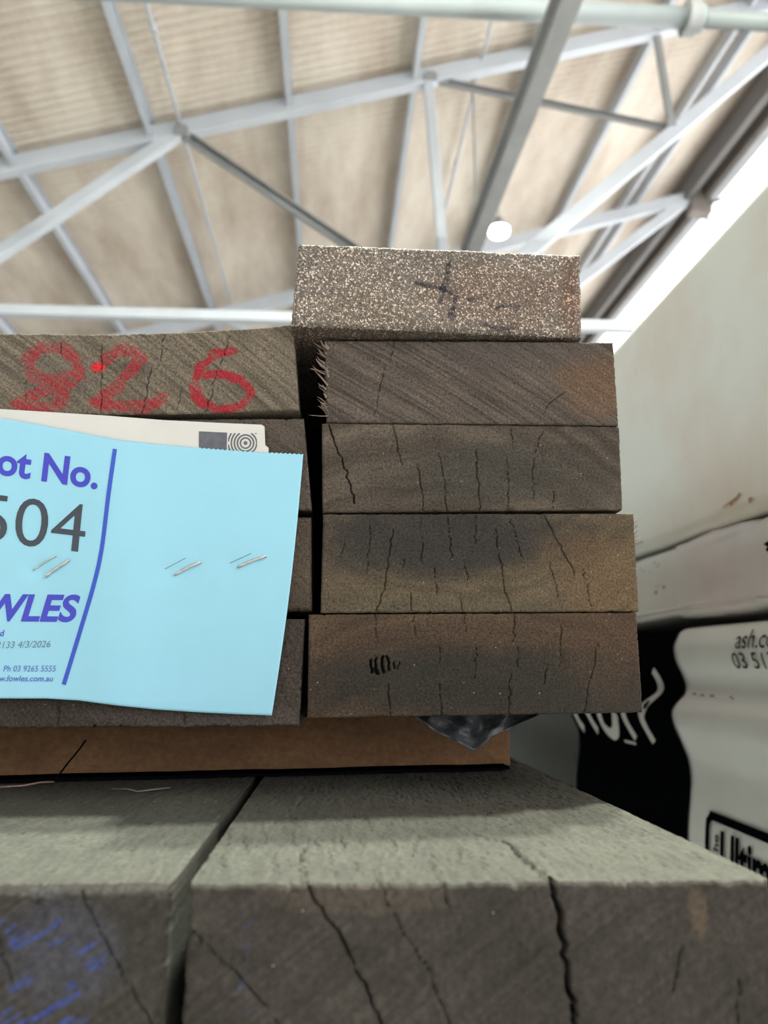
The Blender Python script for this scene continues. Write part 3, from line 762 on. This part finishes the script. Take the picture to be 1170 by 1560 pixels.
# crack line in the bearer, drawn as black wire; fibres on the beam
def wire(name, pts, r, mat, label=None, cat=None, parent=None, n=8, prof=None):
    P_ = [Vector(p) for p in pts]; V = []; Fs = []
    for i, p in enumerate(P_):
        d_ = (P_[min(i + 1, len(P_) - 1)] - P_[max(i - 1, 0)]).normalized()
        s_ = d_.cross(Vector((0, 1, 0)));
        if s_.length < .05: s_ = d_.cross(Vector((0, 0, 1)))
        s_.normalize(); u_ = s_.cross(d_)
        for k in range(n):
            an = 2 * math.pi * k / n; V.append(tuple(p + s_ * math.cos(an) * r[0] + u_ * math.sin(an) * r[1]))
    for i in range(len(P_) - 1):
        for k in range(n): Fs.append((i * n + k, i * n + (k + 1) % n, (i + 1) * n + (k + 1) % n, (i + 1) * n + k))
    Fs += [tuple(range(n - 1, -1, -1)), tuple((len(P_) - 1) * n + k for k in range(n))]
    o = mesh_obj(name, V, Fs, mat, parent, origin=tuple(pts[0]), smooth=True)
    return tag(o, label, cat) if label else o
def lowp(px, py, dz=.0): return tuple(onZ(px, py, ZLOW + dz))
wire('crack_line', [tuple(onY(131, 1127, .432)), tuple(onY(122, 1140, .431)), tuple(onY(103, 1163, .427)), tuple(onY(84, 1188, .418))], (.00045, .00045), M_BLACKP, 'thin dark wire standing in for a crack in the bearer below the blue label', 'crack_line')
wire('bark_fibre', [lowp(0, 1199, .0005), lowp(35, 1197, .0012), lowp(60, 1192, .0020), lowp(82, 1191, .0012)], (.0005, .0008), M_SPLINT, 'brown bark fibre on the left beam at the left edge of the photo', 'fibre')
wire('bark_fibre', [lowp(170, 1202, .0006), lowp(196, 1202, .001), lowp(210, 1206, .0006), lowp(232, 1203, .0014), lowp(258, 1200, .0008)], (.0004, .0006), M_DARKST, 'wavy grey fibre on the left beam in front of the bearer', 'fibre')

# crumpled dark film hanging under the bottom right board
rs = np.random.RandomState(3)
out = [(628, 1086), (660, 1086), (700, 1085), (745, 1085), (800, 1084), (830, 1084), (790, 1104), (770, 1112), (748, 1122), (741, 1133), (722, 1144), (700, 1131), (672, 1118), (648, 1107)]
n_ = 26; V = []; Fs = []
def edge_y(px, side):
    up = 1084
    lo = np.interp(px, [628, 648, 672, 700, 722, 735, 748, 770, 800, 835], [1087, 1106, 1117, 1131, 1144, 1134, 1122, 1112, 1098, 1086])
    return up if side == 0 else lo
nx_, nz_ = 46, 16
for i in range(nx_):
    px = 628 + (835 - 628) * i / (nx_ - 1)
    for k in range(nz_):
        f_ = k / (nz_ - 1); py = edge_y(px, 0) * (1 - f_) + edge_y(px, 1) * f_
        Y = .404 + .004 * math.sin(px / 9.0 + f_ * 3) + .012 * (fbm(np.array([px / 14.]), np.array([f_ * 4.]), 8)[0] - .5) - .010 * f_ * f_
        V.append(tuple(onY(px, py, Y)))
for i in range(nx_ - 1):
    for k in range(nz_ - 1): Fs.append((i * nz_ + k, i * nz_ + k + 1, (i + 1) * nz_ + k + 1, (i + 1) * nz_ + k))
fl = mesh_obj('plastic_scrap', V, Fs, M_FILM, origin=V[0])
for p_ in fl.data.polygons: p_.use_smooth = True
mo = fl.modifiers.new('t', 'SOLIDIFY'); mo.thickness = .0006
tag(fl, 'crumpled dark grey film hanging to a point below the bottom right board', 'plastic film')

# ================================================================== BLUE LABEL + CARD + STAPLES
top_pts = [(-290, 628), (-120, 630), (0, 637), (60, 647), (120, 659), (180, 670), (240, 677), (300, 682), (380, 688), (462, 692)]
bot_pts = [(-330, 1070), (-150, 1066), (0, 1064), (70, 1064), (120, 1067), (180, 1075), (240, 1081), (300, 1085), (360, 1088), (414, 1090)]
tx, ty = zip(*top_pts); bx_, by_ = zip(*bot_pts)
def paperY(px, py):
    """depth of the sheet: pinned by the staples, lower left corner lifting off the timber"""
    y = .3768
    y -= .0045 * np.clip((py - 900) / 170., 0, 1) ** 2 * np.clip((430 - px) / 400., 0.1, 1)
    y -= .0016 * np.exp(-((px - 175) / 60.) ** 2) * np.clip((py - 640) / 100., 0, 1)
    y -= .0010 * np.clip((700 - py) / 60., 0, 1) * np.clip((250 - px) / 200., 0, 1)
    for (sx, sy_, am) in ((60, 868, .0011), (262, 868, .0006), (352, 861, .0005)):
        y += am * np.exp(-(((px - sx) / 26.) ** 2 + ((py - sy_) / 16.) ** 2))
    return y
def onPaper(px, py, lift=0.0): return onY(px, py, float(paperY(px, py)) - lift)
nu, nv = 220, 110
V = []; Fs = []
for j in range(nv + 1):
    b_ = j / nv
    for i in range(nu + 1):
        a_ = i / nu
        ta = (np.interp(a_, [0, .15, .387, .47, .55, .63, .71, .785, .89, 1], tx), np.interp(a_, [0, .15, .387, .47, .55, .63, .71, .785, .89, 1], ty))
        ba = (np.interp(a_, [0, .15, .387, .47, .55, .63, .71, .785, .89, 1], [-330, -215, 0, 66, 124, 182, 240, 296, 355, 414]), 0)
        bb = np.interp(ba[0], bx_, by_)
        x_ = ta[0] * (1 - b_) + ba[0] * b_ + 5.0 * a_ * math.sin(math.pi * b_) * .9
        y_ = ta[1] * (1 - b_) + bb * b_
        if j == 0: y_ += .9 * (1 if i % 2 else -1)          # perforated edge
        V.append(tuple(onPaper(x_, y_)))
for j in range(nv):
    for i in range(nu): Fs.append((j * (nu + 1) + i, (j + 1) * (nu + 1) + i, (j + 1) * (nu + 1) + i + 1, j * (nu + 1) + i + 1))
sheet = mesh_obj('lot_label', V, Fs, M_BLUE, origin=tuple(onPaper(200, 1080)), smooth=True)
mo = sheet.modifiers.new('t', 'SOLIDIFY'); mo.thickness = .00012; mo.offset = -1
tag(sheet, 'pale blue paper lot label with lot number 504 stapled over the left boards', 'label')

_Hcap = None
def text_mesh(s, bold=0.0, shear=0.0):
    c = bpy.data.curves.new('txt', 'FONT'); c.body = s; c.size = 1.0; c.offset = bold; c.shear = shear; c.resolution_u = 5
    o = bpy.data.objects.new('txt', c); COL.objects.link(o)
    dg = bpy.context.evaluated_depsgraph_get(); dg.update()
    me = bpy.data.meshes.new_from_object(o.evaluated_get(dg))
    bm = bmesh.new(); bm.from_mesh(me)
    bmesh.ops.triangulate(bm, faces=bm.faces[:])
    bm.verts.index_update()
    V = np.array([v_.co[:] for v_ in bm.verts]); Fs = [tuple(v_.index for v_ in f_.verts) for f_ in bm.faces]
    bm.free(); bpy.data.objects.remove(o); bpy.data.meshes.remove(me); bpy.data.curves.remove(c)
    return V, Fs
hv, _ = text_mesh('H'); CAP = hv[:, 1].max() - hv[:, 1].min()
def subdivide_tris(V, Fs, maxlen):
    V = [tuple(v_) for v_ in V]; out_ = []; stack = list(Fs); cache = {}
    while stack:
        a_, b_, c_ = stack.pop()
        es = [(a_, b_), (b_, c_), (c_, a_)]
        ls = [math.dist(V[p], V[q_]) for p, q_ in es]
        k = int(np.argmax(ls))
        if ls[k] <= maxlen: out_.append((a_, b_, c_)); continue
        p, q_ = es[k]; r_ = [a_, b_, c_][(k + 2) % 3]; key = (min(p, q_), max(p, q_))
        if key not in cache: cache[key] = len(V); V.append(tuple((np.array(V[p]) + np.array(V[q_])) / 2))
        m_ = cache[key]; stack += [(p, m_, r_), (m_, q_, r_)]
    return np.array(V), out_
def label_text(name, s, right, base, slope, cap, width, mat, bold=0.0, shear=0.0, lift=.00022, yslope=0.0):
    """text whose right end of the baseline sits at (right, base) on the sheet"""
    V, Fs = text_mesh(s, bold, shear)
    x0, x1 = V[:, 0].min(), V[:, 0].max()
    k = cap / CAP; V = V.copy()
    V[:, 0] = (V[:, 0] - x1) * width / (x1 - x0); V[:, 1] = V[:, 1] * k
    V, Fs = subdivide_tris(V, Fs, 9.0)
    out_ = []
    for x_, y_, _z in V:
        px = right + x_ + yslope * y_; py = base + x_ * slope - y_
        out_.append(tuple(onPaper(px, py, lift)))
    return mesh_obj(name, out_, Fs, mat, sheet, origin=out_[0])
label_text('heading_text', 'Lot No.', 148, 744, .15, 40, 180, M_INK, bold=.028, yslope=.12)
label_text('lot_number', '504', 127, 842, .12, 72, 162, M_INKG, bold=-.004, yslope=.10)
label_text('logo_text', 'FOWLES', 113, 946, .012, 38, 215, M_INK, bold=.03, yslope=.30)
label_text('company_text', 'Pty Ltd', 5, 969, -.02, 9, 36, M_INK, bold=.01, yslope=.2)
label_text('date_text', '2133 4/3/2026', 76, 986, -.02, 10, 82, M_INKS, yslope=.25)
label_text('phone_text', 'Ph 03 9265 5555', 84, 1023, .0, 9, 79, M_INKL, yslope=.2)
label_text('web_text', 'www.fowles.com.au', 80, 1038, .005, 8.5, 100, M_INKL, bold=.012, yslope=.2)
def strip_on(name, pts, hw, mat, fn, parent, lift=.0002):
    V = []; Fs = []
    P_ = []
    for (a_, b_) in zip(pts[:-1], pts[1:]):
        for k in range(12): P_.append((a_[0] + (b_[0] - a_[0]) * k / 12, a_[1] + (b_[1] - a_[1]) * k / 12))
    P_.append(pts[-1])
    for i, p in enumerate(P_):
        a_ = P_[max(0, i - 1)]; b_ = P_[min(len(P_) - 1, i + 1)]; dx, dy = b_[0] - a_[0], b_[1] - a_[1]; l_ = math.hypot(dx, dy)
        nx2, ny2 = -dy / l_ * hw, dx / l_ * hw
        V += [tuple(fn(p[0] - nx2, p[1] - ny2, lift)), tuple(fn(p[0] + nx2, p[1] + ny2, lift))]
    for i in range(len(P_) - 1): Fs.append((2 * i, 2 * i + 1, 2 * i + 3, 2 * i + 2))
    return mesh_obj(name, V, Fs, mat, parent, origin=V[0])
def bez(pts, n=24):   # Catmull-Rom
    P_ = [pts[0]] + list(pts) + [pts[-1]]; o_ = []
    for i in range(1, len(P_) - 2):
        for k in range(n):
            t_ = k / n; q_ = [0.5 * ((2 * P_[i][c_]) + (-P_[i - 1][c_] + P_[i + 1][c_]) * t_ + (2 * P_[i - 1][c_] - 5 * P_[i][c_] + 4 * P_[i + 1][c_] - P_[i + 2][c_]) * t_ ** 2 + (-P_[i - 1][c_] + 3 * P_[i][c_] - 3 * P_[i + 1][c_] + P_[i + 2][c_]) * t_ ** 3) for c_ in (0, 1)]
            o_.append(tuple(q_))
    o_.append(tuple(pts[-1])); return o_
strip_on('border_line', bez([(175, 684), (165, 755), (155, 835), (143, 890), (120, 968), (97, 1043)], 8), 3.2, M_INKB, onPaper, sheet)

# white card behind
CY = .3778
cardpts = [(-330, 600), (0, 623), (80, 628), (160, 633), (250, 640), (330, 644), (399, 647), (403, 650), (404, 678), (409, 682), (410, 720), (-330, 720)]
Vc = [tuple(onY(x_, y_, CY)) for x_, y_ in cardpts]; nC = len(Vc)
Vc += [(p[0], p[1] + .0004, p[2]) for p in Vc]
Fc = [tuple(range(nC))] + [tuple(range(2 * nC - 1, nC - 1, -1))] + [(i, (i + 1) % nC, nC + (i + 1) % nC, nC + i) for i in range(nC)]
card = mesh_obj('paper_card', Vc, Fc, M_CARD, origin=Vc[2])
tag(card, 'white card with a grey block and target mark peeking out behind the blue label', 'card')
def onCard(px, py, lift=0.0): return onY(px, py, CY - lift)
def poly_on(name, pts, fn, mat, parent, lift=.00012):
    V = [tuple(fn(x_, y_, lift)) for x_, y_ in pts]
    return mesh_obj(name, V, [tuple(range(len(V)))], mat, parent, origin=V[0])
poly_on('printed_block', [(303, 657), (346, 659), (345, 700), (303, 700)], onCard, M_CARDINK, card)
# concentric target mark clipped to a square
V = []; Fs = []
tcx, tcy = 374, 675
for k in range(7):
    r0_, r1_ = 2.0 + k * 4.6, 4.4 + k * 4.6
    if k == 0: r0_, r1_ = 0, 3.0
    for i in range(72):
        a0, a1 = 2 * math.pi * i / 72, 2 * math.pi * (i + 1) / 72
        pts = [(tcx + r * math.cos(a_), tcy + r * math.sin(a_)) for r, a_ in ((r0_, a0), (r1_, a0), (r1_, a1), (r0_, a1))]
        mxp = sum(p[0] for p in pts) / 4; myp = sum(p[1] for p in pts) / 4
        if 348 < mxp < 391 and 660 < myp < 697:
            o_ = len(V); V += [tuple(onCard(min(391.5, max(347.5, p[0])), min(697, max(659.5, p[1])), .00012)) for p in pts]; Fs.append((o_, o_ + 1, o_ + 2, o_ + 3))
mesh_obj('target_mark', V, Fs, M_CARDINK, card, origin=V[0])

def staple(p, q_, label, lift=.0011, r=(.00075, .0003), mat=None):
    pts = []
    A = np.array(onPaper(p[0], p[1])); B = np.array(onPaper(q_[0], q_[1]))
    inn = np.array([0, .006, 0])
    pts.append(tuple(A + inn))
    pts.append(tuple(A + np.array([0, .0002, 0])))
    for k in range(7):
        f_ = k / 6; bow = math.sin(math.pi * f_) * .0005
        pts.append(tuple(A * (1 - f_) + B * f_ + np.array([0, -lift * (.75 + .25 * math.sin(math.pi * f_)), bow * .8])))
    pts.append(tuple(B + np.array([0, .0002, 0]))); pts.append(tuple(B + inn))
    o = wire('staple', pts, (r[0], r[1] * 1.6), mat or M_STAPLE, label, 'staple')
    o['group'] = 'staples in the blue label'
    return o
staple((70, 879), (106, 854), 'metal staple below the number 504, right one of two side by side')
staple((51, 869), (86, 847), 'thin metal staple below the number 504, left one of two side by side', lift=.0007, r=(.0004, .00025))
staple((267, 876), (306, 857), 'metal staple in the blank middle of the blue label')
staple((363, 864), (405, 848), 'metal staple near the right edge of the blue label')
for (a_, b_) in (((251, 867), (283, 850)), ((350, 858), (383, 843))):  # thin grey lines laid on the sheet left of two staples
    strip_on('paper_line', [a_, ((a_[0] + b_[0]) / 2, (a_[1] + b_[1]) / 2), b_], .55, M_INKS, onPaper, sheet, .00015)

# ================================================================== WRAPPED PACKS AT RIGHT
PX = 0.42
def pack(name, prof, y0, y1, label, seed, amp, step=.012, mat=M_WRAP, zmod=None):
    """closed (x,z) profile lofted along Y with real creases"""
    P_ = np.array(prof); n = len(P_)
    ysl = np.arange(y0, min(y1, 1.7), step).tolist() + [2.0, 2.6, y1]
    cen = P_.mean(0)
    d_ = np.roll(P_, -1, 0) - np.roll(P_, 1, 0); nr = np.stack([d_[:, 1], -d_[:, 0]], 1); nr /= np.linalg.norm(nr, axis=1)[:, None] + 1e-9
    sgn = np.sign(((P_ - cen) * nr).sum(1)); nr *= np.where(sgn == 0, 1, sgn)[:, None]
    arc = np.cumsum(np.linalg.norm(P_ - np.roll(P_, 1, 0), axis=1))
    V = []
    for yv in ysl:
        w_ = amp(yv, P_[:, 1], arc, seed)
        Q = P_ + nr * w_[:, None]
        if zmod is not None: Q[:, 1] += zmod(yv, P_[:, 0], P_[:, 1])
        for a_, b_ in Q: V.append((a_, yv, b_))
    Fs = []
    for k in range(len(ysl) - 1):
        for i in range(n): j = (i + 1) % n; Fs.append((k * n + i, k * n + j, (k + 1) * n + j, (k + 1) * n + i))
    o = empty(name, ((P_[:, 0].max() + PX) / 2, y0, P_[:, 1].min()), label, 'timber pack', 'plastic-wrapped packs at right')
    mesh_obj('plastic_wrap', V, Fs, mat, o, origin=o.location[:], smooth=True)
    for nm, ks in (('end_wrap', 0), ('end_wrap', len(ysl) - 1)):
        Ve = V[ks * n:(ks + 1) * n]; mesh_obj(nm, Ve, [tuple(range(n)) if ks else tuple(range(n - 1, -1, -1))], mat, o, origin=Ve[0])
    return o
def rect_prof(x0, x1, z0, z1, r=.012, step=.008):
    pts = []
    zs = np.arange(z0 + r, z1 - r, step)
    for z in zs: pts.append((x0, z))
    for a_ in range(0, 91, 18): pts.append((x0 + r - r * math.cos(math.radians(a_)), z1 - r + r * math.sin(math.radians(a_))))
    for x in np.arange(x0 + r + .03, x1 - r, .06): pts.append((x, z1))
    for a_ in range(0, 91, 30): pts.append((x1 - r + r * math.sin(math.radians(a_)), z1 - r + r * math.cos(math.radians(a_))))
    for z in np.arange(z1 - r - .03, z0 + r, -.05): pts.append((x1, z))
    for a_ in range(0, 91, 30): pts.append((x1 - r + r * math.cos(math.radians(a_)), z0 + r - r * math.sin(math.radians(a_))))
    for x in np.arange(x1 - r - .03, x0 + r, -.06): pts.append((x, z0))
    for a_ in range(0, 91, 18): pts.append((x0 + r - r * math.sin(math.radians(a_)), z0 + r - r * math.cos(math.radians(a_))))
    return pts
def amp_top(y, z, arc, sd):
    return .0035 * (fbm(np.full_like(z, y / .22), z / .18 + arc * 0, sd, 3) - .5) + .0015 * np.exp(-((z - .30 - .25 * (y - .8)) / .03) ** 2)
ptop = pack('wrapped_timber_pack', rect_prof(PX, 1.05, .1475, .4685, .014), .33, 3.2, 'top white plastic-wrapped pack rising at the right edge with brown scuffs', 51, amp_top)
def amp_mid(y, z, arc, sd):
    near = np.clip((.93 - y) / .12, 0, 1)
    c1 = np.abs(np.mod((y * 9 + z * 38 + 2 * fbm(np.full_like(z, y / .07), z / .05, sd + 3, 2)), 2) - 1) - .5
    return near * .007 * c1 * fbm(np.full_like(z, y / .06), z / .05, sd + 5, 2) + .008 * (fbm(np.full_like(z, y / .05), z / .04, sd, 3) - .5) * (0.3 + near) - .003 * (y > .93)
pmid = pack('wrapped_timber_pack', rect_prof(PX + .006, 1.05, .050, .1445, .012, .004), .36, 3.2, 'thin middle white-wrapped pack with crumpled plastic squeezed under the top pack', 52, amp_mid, step=.007, mat=M_WRAP2,
            zmod=lambda y, x, z: np.where(z < .07, .0025 * math.sin(y * 9), 0) )
# lower pack: side profile read off the edge of its black print
YB = .92
prof_px = [(1066, 938), (1055, 946), (1036, 962), (1024, 983), (1028, 1008), (1040, 1030), (1046, 1049), (1042, 1060), (1028, 1070), (1021, 1081), (1025, 1105), (1038, 1133), (1049, 1159), (1052, 1185), (1051, 1209), (1048, 1250), (1047, 1290), (1046, 1340), (1047, 1390)]
pw = [onY(a_, b_, YB) for a_, b_ in prof_px]; pz = np.array([p[2] for p in pw]); pxx = np.array([p[0] for p in pw])
pxx = PX + (pxx - pxx.mean()) * 1.0
zq = np.arange(ZF + .012, .037, .004)
xq = np.interp(zq, pz[::-1], pxx[::-1])
ker = np.array([1, 2, 3, 2, 1]) / 9.
xq = np.convolve(np.pad(xq, 2, mode='edge'), ker, mode='valid')
lowprof = [(a_, b_) for a_, b_ in zip(xq, zq)]
xt = xq[-1]; zt2 = zq[-1]
lowprof += [(xt + .004, zt2 + .003), (xt + .010, zt2 + .0055), (xt + .02, zt2 + .007)]
for x in np.arange(xt + .06, 1.03, .06): lowprof.append((x, zt2 + .008))
for z in np.arange(zt2, ZF + .03, -.05): lowprof.append((1.05, z))
for x in np.arange(1.0, xq[0] + .03, -.06): lowprof.append((x, ZF + .001))
def amp_low(y, z, arc, sd): return .0016 * (fbm(np.full_like(z, y / .15), z / .09, sd, 3) - .5)
plow = pack('wrapped_timber_pack', lowprof, .36, 3.2, 'lower white-wrapped pack printed with a wavy black panel and lettering', 53, amp_low, mat=M_WRAP3)
lowprofA = np.array(lowprof[:len(zq) + 3])
def lowX(z, y):
    return float(np.interp(z, lowprofA[:, 1], lowprofA[:, 0]))
def onLow(px, py, lift=0.0):
    """where the line of sight through a measured point meets the rippled wrap"""
    X = PX
    for _ in range(12):
        p = onX(px, py, X); X = .5 * X + .5 * lowX(p[2], p[1])
    p = onX(px, py, X); p[0] -= lift
    return p
def yz_on_low(y, z, lift): return (lowX(z, y) - lift, y, z)
# black panel: constant Y limits, follows profile
V = []; Fs = []
zs2 = [b_ for a_, b_ in lowprofA]
ya, yb = .918, 1.33
ny2 = 24
for z in zs2:
    for k in range(ny2 + 1):
        y = ya + (yb - ya) * k / ny2
        V.append(yz_on_low(y, z, .0018))
for i in range(len(zs2) - 1):
    for k in range(ny2): Fs.append((i * (ny2 + 1) + k, i * (ny2 + 1) + k + 1, (i + 1) * (ny2 + 1) + k + 1, (i + 1) * (ny2 + 1) + k))
bp_ = mesh_obj('black_panel', V, Fs, M_BLACKP, plow, origin=V[0], smooth=True)
bp_['label'] = 'wavy black printed panel'
V = []  # dark sheet over the wrap puts the shade beside the stack into colour
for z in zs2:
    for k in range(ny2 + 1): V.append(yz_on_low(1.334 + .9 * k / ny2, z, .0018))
gp_ = mesh_obj('grey_shade_panel', V, Fs, M_SHADEP, plow, origin=V[0], smooth=True)
gp_['label'] = 'dark grey sheet standing in for the shade between the stacks'
def wrap_stroke(pts, hw, mat, name, lift=.0030, n=12):
    """stroke given by (y,z) metres on the wrap"""
    P_ = bez(pts, n); V = []; Fs = []
    for i, p in enumerate(P_):
        a_ = P_[max(0, i - 1)]; b_ = P_[min(len(P_) - 1, i + 1)]; dy, dz = b_[0] - a_[0], b_[1] - a_[1]; l_ = math.hypot(dy, dz) + 1e-9
        V += [yz_on_low(p[0] - dz / l_ * hw, p[1] + dy / l_ * hw, lift), yz_on_low(p[0] + dz / l_ * hw, p[1] - dy / l_ * hw, lift)]
    for i in range(len(P_) - 1): Fs.append((2 * i, 2 * i + 1, 2 * i + 3, 2 * i + 2))
    return V, Fs
def P2(px, py): p = onLow(px, py); return (float(p[1]), float(p[2]))
strokes = [[(876, 1080), (884, 1098), (893, 1111)], [(896, 1082), (905, 1100), (914, 1114)], [(914, 1080), (922, 1105), (935, 1118), (941, 1112), (940, 1085)],
           [(952, 1085), (960, 1105), (972, 1125)], [(998, 1021), (1010, 1044), (1005, 1058), (990, 1070), (980, 1088), (988, 1110), (1000, 1131)]]
parts_ = [wrap_stroke([P2(*p) for p in st], .0085 if k < 4 else .0085, None, None) for k, st in enumerate(strokes)]
parts_.append(wrap_stroke([P2(955, 1129), P2(972, 1133)], .0018, None, None))
for v, f in parts_[:-1]:
    lt = mesh_obj('panel_letter', v, f, M_PRINTW, plow, origin=v[0])
lt = mesh_obj('panel_underline', parts_[-1][0], parts_[-1][1], M_PRINTW, plow, origin=parts_[-1][0][0])
def wrap_text(name, s, y0, z0, cap, width, mat, bold=0.0, rot=0.0, lift=.0022, condense=None):
    V, Fs = text_mesh(s, bold)
    x0, x1 = V[:, 0].min(), V[:, 0].max(); V = V.copy()
    V[:, 0] = (V[:, 0] - x0) * width / (x1 - x0); V[:, 1] *= cap / CAP
    V, Fs = subdivide_tris(V, Fs, .006)
    c_, s_ = math.cos(rot), math.sin(rot); out_ = []
    for x_, y_, _z in V:
        a_ = x_ * c_ - y_ * s_; b_ = x_ * s_ + y_ * c_
        out_.append(yz_on_low(y0 - a_, z0 + b_, lift))
    return mesh_obj(name, out_, Fs, mat, plow, origin=out_[0])
a0 = P2(1123, 988); wrap_text('web_address', 'ash.com.au', a0[0], a0[1], .0185, .125, M_BLACKP)
a0 = P2(1124, 1018); wrap_text('phone_number', '03 5139', a0[0], a0[1], .0155, .092, M_BLACKP)
# boxed logo: rounded black outline with 'The' set upright and 'Ultimate'
tl_ = P2(1082, 1242); tr_ = P2(1170, 1274)
yL, zT = tl_[0], (tl_[1] + tr_[1]) / 2
hw = .0045; r_ = .012
Vb = []; path = [(yL, zT - .11), (yL, zT - r_)] + [(yL - r_ + r_ * math.cos(math.radians(a_)), zT - r_ + r_ * math.sin(math.radians(a_))) for a_ in range(15, 90, 15)] + [(yL - r_, zT), (yL - .12, zT), (yL - .26, zT)]
V, Fs = wrap_stroke(path, hw, None, None, lift=.0024, n=10)
mesh_obj('logo_border', V, Fs, M_BLACKP, plow, origin=V[0])
cU = P2(1101, 1268)
wrap_text('logo_text', 'Ultimate', cU[0], cU[1] - .036, .036, .150, M_BLACKP, bold=.035, lift=.0024)
cT = P2(1098, 1262)
wrap_text('logo_small_text', 'The', cU[0] + .004, cU[1] - .032, .011, .028, M_BLACKP, bold=.02, rot=math.pi / 2, lift=.0024)
# seam scuffs on the lower pack, marks on the middle and top packs
def smear(name, pts, surf, mat, parent):
    V = [tuple(surf(*p)) for p in pts]
    return mesh_obj(name, V, [tuple(range(len(V)))], mat, parent, origin=V[0])
def onTopPack(px, py): p = onX(px, py, PX - .0022); return p
for nm, poly in (('brown_scuff', [(1099, 773), (1109, 766), (1113, 763), (1121, 757), (1126, 750), (1129, 751), (1124, 760), (1117, 766), (1114, 771), (1110, 768), (1102, 773)]),
                 ('brown_scuff', [(1140, 760), (1142, 757), (1146, 758), (1145, 763), (1142, 767), (1140, 764)])):
    smear(nm, poly, onTopPack, M_DIRT, ptop)
def onMidPack(px, py): p = onX(px, py, PX + .0005); return p
for k in range(13):
    px = random.choice([986, 1004, 1003, 1001, 1000, 998, 1008, 1006, 979]) + random.uniform(-5, 5); py = random.uniform(855, 912)
    s1 = random.uniform(.6, 1.9)
    smear('ink_mark', [(px + s1 * random.uniform(.5, 1.3) * math.cos(a_), py + s1 * random.uniform(.6, 1.5) * math.sin(a_)) for a_ in np.linspace(0, 6.28, 8)[:-1]], onMidPack, M_INKG, pmid)
smear('torn_hole', [(1163, 829), (1170, 824), (1180, 820), (1182, 838), (1172, 842), (1166, 838), (1169, 833)], lambda a_, b_: onX(a_, b_, PX - .004), M_BLACKP, pmid)
for (px, py, wd) in ((1061, 1057, 6), (1073, 1059, 5), (1088, 1060, 6), (1117, 1062, 3), (1120, 1065, 2)):
    P0 = P2(px, py)
    smear('seam_scuff', [(P0[0] + .001 * wd * math.cos(a_), P0[1] + .0011 * math.sin(a_)) for a_ in np.linspace(0, 6.28, 8)[:-1]], lambda a_, b_: yz_on_low(a_, b_, .0024), M_DARKST, plow)
